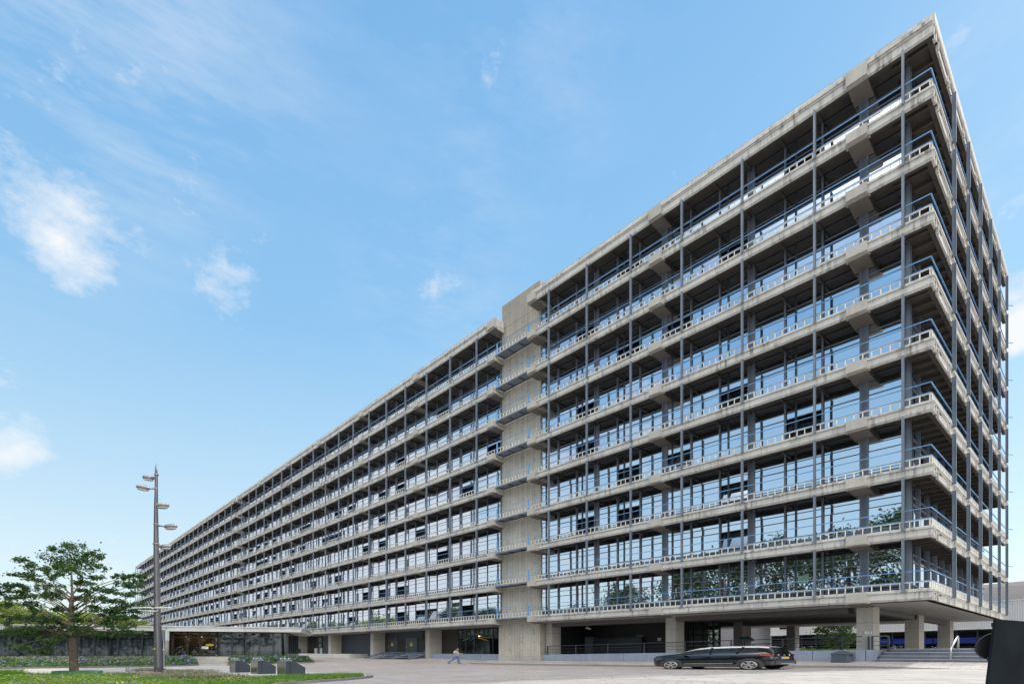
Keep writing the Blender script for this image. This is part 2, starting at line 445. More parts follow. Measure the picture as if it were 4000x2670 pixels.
stuff_br = MB()
for bi, B in enumerate(BL):
    for j in range(NF + 1):
        z = Z0 + H * j
        bm = MB()
        s1 = B['s1']; s0 = B['s0']
        nm = 'balcony' if j < NF else 'roof'
        if j < NF:
            xrun(bm, s0, s1, z, PROF)
        else:
            rp = [(-.02, .47), (-.02, .24), (-.14, .20), (-.14, .02), (-.06, 0), (-.06, -.1), (0, -.12), (0, -.55), (.09, -.66), (.35, -.66), (.40, -.32), (2.3, -.32), (2.3, .47)]
            xrun(bm, s0, s1, z, rp)
            bm.box(-s1, -s0, 2.3, ENDY, z - .3, z + .45)
        if bi == 0:
            end_fascia(bm, z)
            if j == NF:
                bm.box(-.35, .1, .0, ENDY, z, z + .47, 1)
        # floor deck behind the glass + ribs below the walkway
        m_ = [s for s in B['mod']]
        for s in m_:
            if s0 + .2 < s < s1 - .1: bm.box(-s - .07, -s + .07, .41, YG - .05, z - .52, z - .321, 2)
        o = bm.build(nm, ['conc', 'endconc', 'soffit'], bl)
        # brackets
        for k, s in enumerate(B['br']):
            bb = MB(); top = -.004 if j < NF else .20
            fr = -.24 if j < NF else -.24
            yb = YG - .02 if not (k == 2 and bi == 0 or k == 0 and bi > 0) else YG + .6
            bb.box(-s - .57, -s + .57, fr, .12, z - .60, z + top)
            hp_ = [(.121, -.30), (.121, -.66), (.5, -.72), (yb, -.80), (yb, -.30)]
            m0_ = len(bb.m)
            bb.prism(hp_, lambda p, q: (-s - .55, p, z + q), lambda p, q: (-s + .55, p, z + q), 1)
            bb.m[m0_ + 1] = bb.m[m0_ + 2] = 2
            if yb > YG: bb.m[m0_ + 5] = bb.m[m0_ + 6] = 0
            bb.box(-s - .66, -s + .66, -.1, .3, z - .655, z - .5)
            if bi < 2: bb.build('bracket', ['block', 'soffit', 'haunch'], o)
            else:
                stuff_br.v += []
                off = len(stuff_br.v); stuff_br.v += bb.v; stuff_br.f += [[i + off for i in f] for f in bb.f]; stuff_br.m += bb.m; stuff_br.sm += bb.sm
        if j == NF:
            # thin safety rail along the roof edge
            rb = MB()
            rb.bar((-s1 + .4, .55, z + .98), (-s0 - (.6 if bi else 1.6), .55, z + .98), .045)
            rb.bar((-s1 + .4, .55, z + .72), (-s0 - (.6 if bi else 1.6), .55, z + .72), .03)
            s = s0 + 1.8
            while s < s1: rb.bar((-s, .55, z + .45), (-s, .55, z + 1.0), .05); s += 4.82
            if bi == 0:
                rb.bar((-1.6, .55, z + .98), (-1.0, ENDY - 1, z + .98), .045)
            rb.build('roof_rail', 'framegrey', o)
            continue
        # balustrade: cream ladder rail with blue capping, and the upper blue handrail
        lb = MB(); hb = MB()
        sA = s0 + .07 if bi == 0 else s0 + .1
        sB = s1 if bi else 38.5
        yl = .10
        xA, xB = (-.02 - .1 if bi == 0 else -sA), -sB
        lb.box(xB, xA, yl - .03, yl + .03, z + .41, z + .455); lb.box(xB, xA, yl - .02, yl + .02, z + .025, z + .055)
        pitch = B['bay'] / 10; n = int((xA - xB) / pitch)
        for i in range(n + 1):
            xx = xA - .03 - i * pitch
            lb.box(xx - .026, xx + .026, yl - .02, yl + .02, z, z + .40)
        hb.box(xB, xA + .02, yl - .05, yl + .04, z + .462, z + .50)
        hb.box(xB, xA + .02, yl - .03, yl + .03, z + 1.065, z + 1.105)
        if bi == 0:
            for ss_ in (33.4, 38.3):       # blue posts of the link walkway
                hb.box(-ss_ - .06, -ss_ + .06, yl - .06, yl + .06, z - .1, z + 1.06)
            # the end face
            xe = -.10
            lb.box(xe - .03, xe + .03, yl + .03, ENDY - .2, z + .40, z + .46); lb.box(xe - .025, xe + .025, yl, ENDY - .2, z + .02, z + .06)
            y = .4
            while y < ENDY - .3:
                lb.box(xe - .018, xe + .03, y - .09, y + .09, z, z + .40); y += .46
            hb.box(xe - .04, xe + .05, yl, ENDY - .2, z + .462, z + .50)
            hb.box(xe - .03, xe + .03, yl, ENDY - .2, z + 1.06, z + 1.11)
            hb.bar((xe, ENDY - .2, z + 1.085), (xe + .5, ENDY + .1, z + .95), .05)
        lb.build('balustrade', 'cream', o); hb.build('handrail', 'blue', o)
tag(stuff_br.build('brackets', ['block', 'soffit', 'haunch'], bl), kind='stuff')

# posts
def post_geo(bm, s, z):
    zt, zb = z + H - .60, z - .19
    bm.box(-s - .062, -s + .062, -.20, -.165, zb, zt); bm.box(-s - .062, -s + .062, -.03, -.005, zb + .19, zt)
    bm.box(-s - .02, -s + .02, -.165, -.03, zb, zt)
    bm.box(-s - .10, -s + .10, -.165, -.078, z - .10, z - .06)
def post_end(bm, y, z):
    zt, zb = z + H - .62, z - .22
    bm.box(.235, .265, y - .06, y + .08, zb, zt); bm.box(.06, .09, y - .06, y + .08, zb, zt)
    bm.box(.09, .235, y - .03, y + .03, zb, zt)
    bm.box(.0, .12, y - .12, y + .12, z - .1, z - .05); bm.box(-.08, .1, y + .02, y + .07, zt - .06, zt - .02)
sp = MB()
for bi, B in enumerate(BL):
    for s in B['posts']:
        for j in range(NF):
            if bi == 0:
                bm = MB(); post_geo(bm, s, Z0 + H * j); bm.build('post', 'steel', bl)
            else: post_geo(sp, s, Z0 + H * j)
for i, y in enumerate(EP):
    for j in range(NF):
        if i < 4:
            bm = MB(); post_end(bm, y, Z0 + H * j); bm.build('post', 'steel', bl)
        else: post_end(sp, y, Z0 + H * j)
tag(sp.build('posts', 'steel', bl), kind='stuff')

# windows -------------------------------------------------------------------
rw = random.Random(11)
def win_geo(fr, pn, a, c, z, wide, bar, opened, sash=None, axis='x', plane=None, deep=1.0):
    """one glazed module from s=a to s=c (a<c), standing on deck z"""
    zb, zt = z + .02, z + H - .32
    Y = YG if plane is None else plane
    def P(s0, s1, d0, d1, z0, z1, mb, m):
        if d0 < 0: d0 *= deep
        if axis == 'x': mb.box(-s1, -s0, Y + d0, Y + d1, z0, z1, m)
        else: mb.box(plane - d1, plane - d0, s0, s1, z0, z1, m)
    # mullion on the low-s side
    if wide:
        P(a - .24, a - .12, -.10, .08, zb, zt, fr, 1); P(a + .12, a + .24, -.10, .08, zb, zt, fr, 1); P(a - .12, a + .12, -.03, .08, zb, zt, fr, 1)
        a0 = a + .24
    else:
        P(a - .05, a + .05, -.12, .08, zb, zt, fr, 1); P(a + .05, a + .10, -.02, .08, zb, zt, fr, 0); a0 = a + .10
    c0 = c - (.10)
    zsill = z + .50
    t1, t2 = z + 1.93, z + 2.40
    P(a0, c0, -.03, .06, zt - .12, zt, fr, 0)
    P(a0, c0, -.04, .06, zsill - .05, zsill + .05, fr, 1)
    P(a0, c0, -.02, .06, zb, zb + .08, fr, 1)
    P(a0, c0, -.03, .05, t1 - .025, t1 + .025, fr, 1); P(a0, c0, -.03, .05, t2 - .022, t2 + .022, fr, 1)
    cuts = [a0, c0]
    if bar:
        sb = c0 - .27 * (c0 - a0) if axis == 'x' else a0 + .27 * (c0 - a0)
        P(sb - .06, sb + .06, -.05, .05, zb, zt, fr, 0)
        cuts = [a0, sb - .06, sb + .06, c0]
    def pane(s0, s1, z0, z1, m):
        d = .02; e1, e2 = rw.uniform(-.009, .009), rw.uniform(-.009, .009)
        if axis == 'x':
            q = [(-s1, Y + d - e1, z0), (-s0, Y + d + e1, z0), (-s0, Y + d + e1 + e2, z1), (-s1, Y + d - e1 + e2, z1)]
        else:
            q = [(plane - d, s0, z0), (plane - d, s1, z0), (plane - d + e2, s1, z1), (plane - d + e2, s0, z1)]
        pn.add(q, [(0, 1, 2, 3)], m)
    for s0, s1 in zip(cuts[::2], cuts[1::2]):
        pane(s0, s1, zb + .08, zsill - .05, 1)
        pane(s0, s1, t2 + .022, zt - .12, 0); pane(s0, s1, t1 + .025, t2 - .022, 0)
        if not opened: pane(s0, s1, zsill + .05, t1 - .025, 0)
    if opened:
        mb = sash if sash is not None else pn
        hgt = (t1 - zsill) - .12; an = R(rw.choice([16, 22, 27]))
        base = Vector((-(a0 + c0) / 2, Y - .06, zsill + .07)); up = Vector((0, math.sin(an), math.cos(an))); ax = Vector((1, 0, 0)); nrm = ax.cross(up)
        wd = (c0 - a0) / 2 - .03; ctr = base + up * hgt / 2
        k1, k0 = (3, 2) if sash is None else (0, 1)
        q = [ctr - ax * wd - up * hgt / 2, ctr + ax * wd - up * hgt / 2, ctr + ax * wd + up * hgt / 2, ctr - ax * wd + up * hgt / 2]
        mb.add(q, [(0, 1, 2, 3)], k1)
        for sx in (-1, 1): mb.obox(ctr + ax * wd * sx, ax * .04, nrm * .03, up * (hgt / 2 + .04), k0)
        for sz in (-1, 1): mb.obox(ctr + up * hgt / 2 * sz, ax * (wd + .04), nrm * .03, up * .04, k0)
        if bar:
            mb.obox(ctr - ax * wd * .46, ax * .05, nrm * .028, up * hgt / 2, k0)
openset = {(4, 1), (4, 2), (4, 4), (2, 3), (10, 2), (8, 2), (8, 3), (10, 5), (4, 7), (2, 8), (6, 6), (10, 7), (6, 3), (8, 6), (10, 4), (8, 8)}
sfr, spn = MB(), MB()
for bi, B in enumerate(BL):
    md = B['mod']
    for k in range(len(md) - 1):
        for j in range(NF):
            z = Z0 + H * j
            if bi == 0:
                wide = (k - 1) % 3 == 0; bar = k % 2 == 0 if k > 0 else False
                op = (k, j) in openset
            else:
                wide = k % 3 == 0; bar = k % 2 == 1; op = bar is False and rw.random() < (.34 if j < 6 else .2) or rw.random() < .05
            if bi == 0 and k < 11:
                fr, pn = MB(), MB(); sh = MB() if op else None
                win_geo(fr, pn, md[k], md[k + 1], z, wide, bar, op, sh)
                fo = fr.build('window', ['dark', 'framegrey'], bl); pn.build('pane', ['glass', 'spandrel'], fo)
                if op: sh.build('sash', ['sashglass', 'dark'], fo)
            else:
                win_geo(sfr, spn, md[k], md[k + 1], z, wide, bar, op, deep=1.0 if bi == 0 else .4)
# end face glazing
ym = [YG + 2.41 * i for i in range(13)]
for k in range(12):
    for j in range(NF):
        win_geo(sfr, spn, ym[k], ym[k + 1], Z0 + H * j, k % 3 == 0, k % 2 == 0, False, axis='y', plane=-1.45)
tag(sfr.build('window_frames', ['dark', 'framegrey'], bl), kind='stuff')
tag(spn.build('window_panes', ['glass', 'spandrel', 'dark', 'sashglass'], bl), kind='stuff')
tw_ = MB(); xa_, k_ = on_y(3118, YG - .0); xb_ = on_y(3160, YG)[0]
z1_ = EYE + (HY - 2246) * k_ / F; z0_ = EYE + (HY - 2279) * k_ / F
n_ = 14; vs_ = []
for i in range(n_ + 1):
    x = lerp(xa_, xb_, i / n_); dy = .012 * math.sin(i * 1.5)
    vs_ += [(x, YG - .005 + dy, z1_ - .05 * math.sin(i * .45)), (x - .05, YG - .02 + dy, z0_ + .04 * math.sin(i * .8))]
tw_.add(vs_, [(2 * i, 2 * i + 1, 2 * i + 3, 2 * i + 2) for i in range(n_)], 0, True)
tag(tw_.build('towel', paint('green_cloth', (.16, .25, .18), .9)), 'pale green towel hanging at a first floor window above the bluestone wall', 'towel')
# corner columns of the glazing, interior core, decks, back walls
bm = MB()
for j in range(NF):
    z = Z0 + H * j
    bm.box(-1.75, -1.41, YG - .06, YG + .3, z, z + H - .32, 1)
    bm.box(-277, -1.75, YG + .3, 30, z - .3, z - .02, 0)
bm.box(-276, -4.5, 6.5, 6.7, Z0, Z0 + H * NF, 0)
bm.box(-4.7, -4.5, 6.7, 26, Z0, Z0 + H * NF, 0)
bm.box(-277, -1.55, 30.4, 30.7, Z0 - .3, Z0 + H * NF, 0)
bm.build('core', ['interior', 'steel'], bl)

# stair tower with link walkways -------------------------------------------
bm = MB()
tl, tr = 38.9, 32.95
bm.box(-tl, -tr, YG - .15, 12, 4.75, 39.75)
bm.box(-tl - .45, -tr + .1, YG - .25, 9, .9, 4.745)
for zz in [4.75 + H * i for i in range(10)]:
    bm.box(-tl - .003, -tr + .003, YG - .153, YG - .1, zz - .03, zz, 1)
for zz in [1.5 + .9 * i for i in range(43)]:
    for s in (tr + .75, tr + 2.7, tr + 4.6):
        bm.box(-s - .045, -s + .045, YG - .258 if zz < 4.7 else YG - .156, YG - .1, zz - .045, zz + .045, 1)
tw = bm.build('stair_tower', ['tower', 'joint'], bl)
bm = MB(); bm.box(-tl - .47, -tr + .12, YG - .30, 9, -.3, .9); bm.build('plinth', 'plinth', tw)
for j in range(NF):
    z = Z0 + H * j
    wk = MB()
    wk.box(-38.5, -33.3, .05, YG - .3, z - .09, z - .04, 0)
    for yy in (.05, YG - .36): wk.box(-38.5, -33.3, yy, yy + .07, z - .2, z - .091, 1)
    for s in (33.4, 35.0, 36.7, 38.3): wk.box(-s - .04, -s + .04, .12, YG - .36, z - .2, z - .091, 1)
    wk.build('link_walkway', ['grate', 'framegrey'], bl)
bm = MB(); bm.box(-132.6, -131.3, YG, 6, 3.5, 37.3); bm.build('joint_panel', 'framegrey', bl)

# ground floor of the right block -------------------------------------------
def plat_z(X): return 1.56 + .0150 * X
bm = MB()
bm.box(-33.0, -.42, .38, 30.3, 4.30, 4.345, 0)
bm.box(-33.0, -4.9, 2.05, 3.3, 3.93, 4.296, 1)
bm.box(-33.0, -3.6, 14.3, 15.6, 3.93, 4.296, 1)
bm.box(-4.3, -3.7, 3.45, 26.5, 3.93, 4.292, 1)
bm.build('soffit', ['ceiling', 'beam'], bl)
cols = []
def column(x0, x1, y0, y1, zt=4.298, z0=0.2):
    b_ = MB(); b_.box(x0, x1, y0, y1, z0, zt)
    for zz in (3.25,): b_.box(x0 - .002, x1 + .002, y0 - .002, y1 + .002, zz, zz + .015, 1)
    return b_.build('column', ['column', 'joint'], bl)
c10 = column(-4.40, -3.45, 2.0, 3.40)
column(-18.62, -17.7, 2.0, 3.40)
column(-32.75, -31.95, 2.0, 3.4)
column(-4.40, -3.45, 14.3, 16.04); column(-4.40, -3.45, 26.5, 28.2)
column(-18.62, -17.7, 14.27, 16.2); column(-18.62, -17.7, 27.47, 28.76)
# house number plate on the near column
bm = MB(); bm.box(-3.92, -3.5, 1.985, 1.999, 2.53, 2.69, 0)
plate = bm.build('number_plate', ['white'], c10)
def text_mesh(name, body, size, mat, loc, rot, parent, ext=.002, align='CENTER', scale=(1, 1, 1)):
    cu = bpy.data.curves.new(name, 'FONT'); cu.body = body; cu.size = size; cu.extrude = ext; cu.align_x = align; cu.align_y = 'CENTER'
    tmp = bpy.data.objects.new(name, cu); COL.objects.link(tmp)
    dg = bpy.context.evaluated_depsgraph_get(); me = bpy.data.meshes.new_from_object(tmp.evaluated_get(dg))
    bpy.data.objects.remove(tmp); me.materials.clear(); me.materials.append(M[mat])
    mt = Matrix.Diagonal((scale[0], scale[1], scale[2], 1)); me.transform(mt)
    o = bpy.data.objects.new(name, me); COL.objects.link(o)
    if parent: o.parent = parent; o.location = Vector(loc) - ORG.get(parent.name, Vector((0, 0, 0)))
    else: o.location = loc
    o.rotation_euler = rot; ORG[o.name] = Vector(loc)
    return o
text_mesh('house_number', '10', .19, 'black', (-3.71, 1.981, 2.61), (R(90), 0, 0), plate, scale=(1.7, 1, 1))
bm = MB()
for x in (-4.0, -3.475): bm.box(x - .01, x + .01, 1.985, 1.999, 2.55, 2.67)
bm.build('plate_marks', 'black', c10)
# recessed walls of the open undercroft
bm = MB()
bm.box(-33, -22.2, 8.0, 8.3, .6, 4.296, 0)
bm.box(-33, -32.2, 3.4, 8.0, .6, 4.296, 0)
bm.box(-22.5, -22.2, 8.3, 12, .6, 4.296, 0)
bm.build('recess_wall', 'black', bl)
lb_ = MB(); gb_ = MB()
xa, xb = -22.2, -18.9; yl = 12.0
for x in (xa, xa + .55, -20.6, -19.55, xb):
    lb_.box(x - .08, x + .08, yl - .08, yl + .08, 1.1, 4.296)
for zz in (1.12, 3.0, 3.55, 4.2): lb_.box(xa, xb, yl - .05, yl + .05, zz, zz + .08)
gb_.box(xa, xb, yl, yl + .02, 1.1, 4.2)
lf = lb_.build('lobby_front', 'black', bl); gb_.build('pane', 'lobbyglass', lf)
# terrace with bluestone edge, steps
bm = MB()
def terr(bm, xa, xb, ya, yb, m=0):
    za, zb_ = plat_z(xa), plat_z(xb)
    vs = [(xa, ya, -.2), (xb, ya, -.2), (xb, yb, -.2), (xa, yb, -.2), (xa, ya, za), (xb, ya, zb_), (xb, yb, zb_), (xa, yb, za)]
    bm.add(vs, [(3, 2, 1, 0), (4, 5, 6, 7), (0, 1, 5, 4), (1, 2, 6, 5), (2, 3, 7, 6), (3, 0, 4, 7)], m)
TX = -3.1
terr(bm, -33.1, 13, 2.75, 31.5, 0)
tr_ = bm.build('terrace', 'slabs', bl)
bm = MB(); edges = [-33.1, -30.95, -27.0, -22.6, -17.9, -13.35, -9.6, -6.9, -4.35, -3.75, TX]
for a_, c_ in zip(edges, edges[1:]):
    terr(bm, a_ + .02, c_ - .02, 1.5, 2.75)
bm.box(-33.1, TX - .03, 1.53, 2.74, -.2, 1.02, 1)
bm.build('terrace_edge', ['bluestone', 'joint'], tr_)
bm = MB(); zb0 = zs(-3) + .33
NS = 4; zt = plat_z(0)
for i in range(NS):
    z1 = zb0 + (zt - zb0) * (i + 1) / NS; y0 = 1.0 + .45 * i
    x0 = TX + .02 + .14 * i
    bm.box(x0, 12.9 - i * .01, y0, 2.76 - i * .002, -.2, z1 - .002 * (NS - i))
    bm.box(x0 - .01, 12.8, y0 - .025, y0 + .35, z1 - .035, z1 + .004 - .002 * (NS - i), 2)  # pale strip painting the sky-lit tread edge into the colour
    for xj in ((-.55, 1.9)[i % 2], 3.0): bm.box(xj - .012, xj + .012, y0 - .003, y0 + .1, zb0 - .1, z1 - .006, 1)
bm.build('steps', ['stepstone', 'joint', 'plinth'], tr_)

# ground floor of the left block --------------------------------------------
bm = MB()
bm.box(-277, -39.4, .38, 8, 4.28, 4.345, 0); bm.build('soffit', 'ceiling', bl)
for s in [39.1 + 15.24 * k for k in range(1, 7)]:
    column(-s - .46, -s + .46, 1.7, 3.7, 4.27, 0)
YW = 3.9
bm = MB()
bm.box(-276, -39.4, YW + .35, YW + .6, 0, 4.27, 0)
bm.build('ground_wall', 'brickdark', bl)
def wallbox(name, pa, pb, z0, z1, mat, dy=0, parent=bl, th=.2, Yp=YW):
    xa_, xb_ = on_y(pa, Yp)[0], on_y(pb, Yp)[0]
    b_ = MB(); b_.box(xa_, xb_, Yp + dy, Yp + dy + th, z0, z1); return b_.build(name, mat, parent)
# dark glazed shopfront next to the tower
x0_, x1_ = on_y(1733, YW)[0], on_y(1966, YW)[0]
b_ = MB()
for i in range(6):
    x = lerp(x0_ + 3.2, x1_ - .1, i / 5); b_.box(x - .06, x + .06, YW - .06, YW + .06, 1.0, 4.27)
for zz in (1.02, 3.35, 4.19): b_.box(x0_, x1_, YW - .05, YW + .05, zz, zz + .08)
for i in range(11):
    x = lerp(x0_ + 3.2, x1_ - .1, i / 10); b_.box(x - .04, x + .04, YW - .05, YW + .05, 3.43, 4.19)
b_.box(x0_, x0_ + 3.2, YW - .02, YW + .3, .9, 4.27, 1)
sf = b_.build('shopfront', ['dark', 'soffit'], bl)
b_ = MB(); b_.box(x0_ + 3.2, x1_, YW, YW + .02, 1.0, 4.2); b_.build('pane', 'glass_dark', sf)
# pendant lamp and coloured strips showing in the shopfront glass
b_ = MB(); p = on_y(1872, YW - .1)[0]; b_.ell((p, YW - .12, 3.28), (.16, .06, .07)); b_.build('lamp', emis('lamp_glow', (1, .62, .3), 2.5), sf)
for (pa, ya, pb, yb, colr) in ((1868, 2490, 1906, 2500, (.9, .3, .03)), (1835, 2499, 1855, 2488, (.08, .16, .5)), (1807, 2500, 1832, 2490, (.15, .5, .08)), (1876, 2490, 1925, 2485, (.1, .4, .12))):
    (xa_, ka), (xb_, kb) = on_y(pa, YW - .1), on_y(pb, YW - .1)
    b_ = MB(); b_.bar((xa_, YW - .06, EYE + (HY - ya) * ka / F), (xb_, YW - .06, EYE + (HY - yb) * kb / F), .05, .07)
    b_.build('light_strip', paint('strip', colr, .5), sf)
# grey service doors with yellow warning triangles
def px_z(px, py, Y): k = on_y(px, Y)[1]; return EYE + (HY - py) * k / F
for pa, pb, sgn in ((1516, 1553, 1533), (1586, 1630, 1608)):
    d = wallbox('door', pa, pb, .95, 3.4, 'doorgrey', -.05)
    xc, k = on_y(sgn, YW); zc = px_z(sgn, 2511, YW)
    b_ = MB(); r = .27
    b_.prism([(-r, -.2), (r, -.2), (0, .27)], lambda p, q: (xc + p * 1.5, YW - .075, zc + q), lambda p, q: (xc + p * 1.5, YW - .055, zc + q))
    b_.box(xc - .42, xc + .42, YW - .07, YW - .055, zc - .38, zc - .22)
    sg = b_.build('warning_sign', 'yellow', d)
    b_ = MB(); b_.prism([(.05, .16), (-.09, -.0), (.0, .0), (-.06, -.17), (.1, .03), (.01, .03)], lambda p, q: (xc + p, YW - .079, zc + q), lambda p, q: (xc + p, YW - .074, zc + q), flip=True)
    b_.build('lightning_symbol', 'black', sg)
    b_ = MB(); hx = on_y(pa + 3, YW)[0]; b_.box(hx, hx + .12, YW - .12, YW - .04, 1.9, 2.2); b_.build('door_handle', 'inox', d)
wallbox('brick_pier', 1553, 1586, .4, 3.4, 'brickdark', .05)
wallbox('brick_pier', 1630, 1652, .4, 3.4, 'brickdark', .05)
wallbox('louvre', 1517, 1650, 3.45, 4.25, 'gate', 0)
wallbox('pane', 1655, 1684, 1.0, 4.2, 'glass_dark', -.02)
g_ = wallbox('garage_door', 1341, 1456, .3, 4.2, 'gate', -.04)
wallbox('service_door', 1459, 1470, .5, 4.2, 'doorgrey', -.06)
wallbox('wall_panel', 1262, 1305, 1.0, 4.2, 'gate', -.06)
wallbox('pane', 1206, 1258, 1.0, 4.2, 'glass_dark', -.06)
b_ = MB()
for pxa in (1228, 1243): x = on_y(pxa, YW)[0]; b_.box(x - .1, x + .1, YW - .14, YW - .06, 1.0, 4.2)
b_.build('mullion', 'dark', bl)
wallbox('notice_panel', 1230, 1243, 1.0, 2.0, 'white', -.09, th=.02)
wallbox('notice_panel', 1251, 1260, 1.0, 2.0, 'white', -.09, th=.02)
b_ = MB(); wx0, wx1 = on_y(1115, YW)[0], on_y(1171, YW)[0]
for i in range(5): x = lerp(wx0, wx1, i / 4); b_.box(x - .1, x + .1, YW - .1, YW, .8, 4.2)
b_.box(wx0, wx1, YW - .08, YW, 3.2, 3.35); wf = b_.build('window', 'dark', bl)
b_ = MB(); b_.box(wx0, wx1, YW - .04, YW - .02, .8, 4.2); b_.build('pane', 'spandrel', wf)
# bluestone wall left of the tower
b_ = MB(); ed = [on_y(p, 2.0)[0] for p in (1594, 1657, 1724, 1800, 1876, 1965)]
for a_, c_ in zip(ed, ed[1:]): b_.box(a_ + .03, c_ - .03, 2.0, 3.6, -.1, 1.08)
b_.box(ed[0] + .05, ed[-1] - .05, 2.04, 3.6, -.1, 1.05, 1)
b_.build('low_wall', ['bluestone', 'joint'], bl)
# pale loading ramp wall
b_ = MB(); xa_, xb_ = on_y(1100, .6)[0], on_y(1363, .6)[0]
b_.box(xa_, xb_, .6, 1.3, .1, 1.0); b_.box(xa_, on_y(1363, .6)[0] - .01, 1.3, 5.0, .1, .98)
b_.build('loading_ramp', 'rampwall', bl)

# ================================================================== loading steps (3)
def load_steps(pa, pb, label, top_post=False):
    xa_, _ = on_y(pa, -.6); xb_, _ = on_y(pb, -.6)
    base = Vector(((xa_ + xb_) / 2, 1.2, gz(xa_, .5)))
    t = thing('loading_stairs', base, label, 'stairs', 'steel stairs at the service doors')
    L = xb_ - xa_
    b_ = MB(); g0 = base.z
    for xx in (base.x - 1.9, base.x + 1.9):
        b_.bar((xx, -.6, g0 + .08), (xx, 2.6, g0 + .92), .10, .22)
        b_.box(xx - .07, xx + .07, 2.4, 2.55, g0 - .1, g0 + .85)
    b_.build('stringers', 'steel', t)
    b_ = MB()
    for i in range(4):
        f = (i + .3) / 4; y = lerp(-.6, 2.6, f); z = lerp(g0 + .16, g0 + .98, f)
        b_.box(base.x - 1.84, base.x + 1.84, y, y + .7, z, z + .06)
    b_.build('treads', 'grate', t)
load_steps(1424, 1470, 'grey steel loading stairs in front of the garage door, leftmost of three')
load_steps(1473, 1535, 'grey steel loading stairs below the left warning-sign door, middle of three')
load_steps(1544, 1595, 'grey steel loading stairs below the right warning-sign door, next to the bluestone wall')

# ================================================================== railings
def railing(pts, posts, hgt, label, rails=(1.0, .62, .3), name='metal_railing', mat='railmetal', pw=.1):
    pts = [Vector(p) for p in pts]
    t = thing(name, pts[0], label, 'railing')
    for q in posts:
        b_ = MB()
        q = Vector(q); b_.box(q.x - pw / 2, q.x + pw / 2, q.y - .05, q.y + .05, q.z, q.z + hgt)
        b_.box(q.x - pw, q.x + pw, q.y - .09, q.y + .09, q.z, q.z + .03)
        b_.build('railing_post', mat, t)
    b_ = MB()
    for k, r in enumerate(rails):
        for p0, p1 in zip(pts, pts[1:]): b_.bar(p0 + Vector((0, 0, hgt * r)), p1 + Vector((0, 0, hgt * r)), .06 if k == 0 else .03, .06 if k == 0 else .03)
    b_.build('rails', mat, t)
YR = 1.75
def rz_(px): x = on_y(px, YR)[0]; return Vector((x, YR, plat_z(x)))
railing([rz_(2140), rz_(3368)], [rz_(p) for p in (2139, 2250, 2375, 2517, 2675, 2856, 3057, 3290, 3393)], .86, 'long dark grey three bar railing on the bluestone edge behind the car')
a_, c_ = rz_(3408), rz_(3462)
railing([a_, c_ + Vector((0, .5, 0))], [a_, c_ + Vector((0, .5, 0))], .86, 'short dark grey railing piece right of the column numbered 10')
zt_ = plat_z(-10)
bp = [Vector((x, 30.8, plat_z(x))) for x in (-24, -19, -14, -9, -4, 1, 6, 11)]
railing([bp[0], bp[-1]], bp, 1.15, 'black thin bar railing at the far edge of the terrace under the building')
# stainless stair handrail
hx = on_y(3713, 1.2)[0]
z0_, z1_ = zb0 + .2, plat_z(hx)
t = thing('stair_handrail', (hx, 1.2, z0_), 'shiny stainless steel handrail standing on the bluestone steps', 'handrail')
b_ = MB(); b_.tube([(hx, 1.25, z0_), (hx, 1.25, z0_ + .64), (hx + .02, 1.33, z0_ + .70), (hx + .1, 2.75, z1_ + .72), (hx + .1, 2.85, z1_ + .66), (hx + .1, 2.85, z1_)], .055, 10)
b_.build('rail_tube', 'inox', t)

# ================================================================== letterboxes, camera, small things in the undercroft
t = thing('letterbox_wall', (-28.6, 7.6, plat_z(-28)), 'dark bank of letterboxes in rows deep under the building', 'letterboxes')
b_ = MB(); b_.box(-31.0, -24.8, 7.5, 7.95, 1.2, 2.85); b_.box(-31.9, -31.0, 7.2, 7.95, 1.2, 2.95, 1); b_.build('cabinet', ['dark', 'framegrey'], t)
for r_ in range(6):
    b_ = MB()
    for c_ in range(14):
        x = -30.9 + c_ * .435; b_.box(x + .03, x + .40, 7.46, 7.5, 1.32 + r_ * .25, 1.36 + r_ * .25)
    b_.build('letter_slots', 'framegrey', t)
t = thing('security_camera', (-29.0, 4.2, 3.7), 'small white security camera hanging from the dark soffit', 'camera')
b_ = MB(); b_.tube([(-29.0, 4.2, 3.93), (-29.0, 4.2, 3.75)], .05, 8); b_.build('mount', 'white', t)
b_ = MB(); b_.obox((-28.85, 4.1, 3.72), (.32, -.1, -.06), (.03, .09, 0), (0, .01, .06)); b_.build('camera_body', 'white', t)
for (px_, py_, w_, h_, lab) in ((2500, 2487, .85, .5, 'white notice board high on the dark recess wall'), (2576, 2495, .4, .3, 'small white notice on the dark recess wall beside the column')):
    x, k = on_y(px_, 7.95); z = EYE + (HY - py_) * k / F
    b_ = MB(); b_.box(x - w_ / 2, x + w_ / 2, 7.93, 7.97, z - h_ / 2, z + h_ / 2)
    tag(b_.build('notice_board', 'framegrey' if w_ > .6 else 'white'), lab, 'notice')
# green letterbox on a post
x, k = on_y(2918, 10.0); t = thing('information_post', (x, 10, plat_z(x)), 'dark green box with sloping lid on a thin post beside the inner column', 'information box')
b_ = MB(); b_.tube([(x - .25, 10, plat_z(x)), (x - .25, 10, 2.75)], .05, 8); b_.build('post', 'black', t)
zc = EYE + (HY - 2495) * k / F
b_ = MB(); b_.prism([(-.55, -.16), (.55, -.16), (.55, -.02), (-.1, .24), (-.55, .24)], lambda p, q: (x + p, 9.7, zc + q), lambda p, q: (x + p, 10.3, zc + q))
b_.build('box', paint('dark_green', (.02, .09, .05), .5), t)
b_ = MB(); b_.obox((x + .25, 9.98, zc + .14), (.25, 0, -.11), (0, .24, 0), (.01, 0, .02)); b_.build('lid', 'framegrey', t)

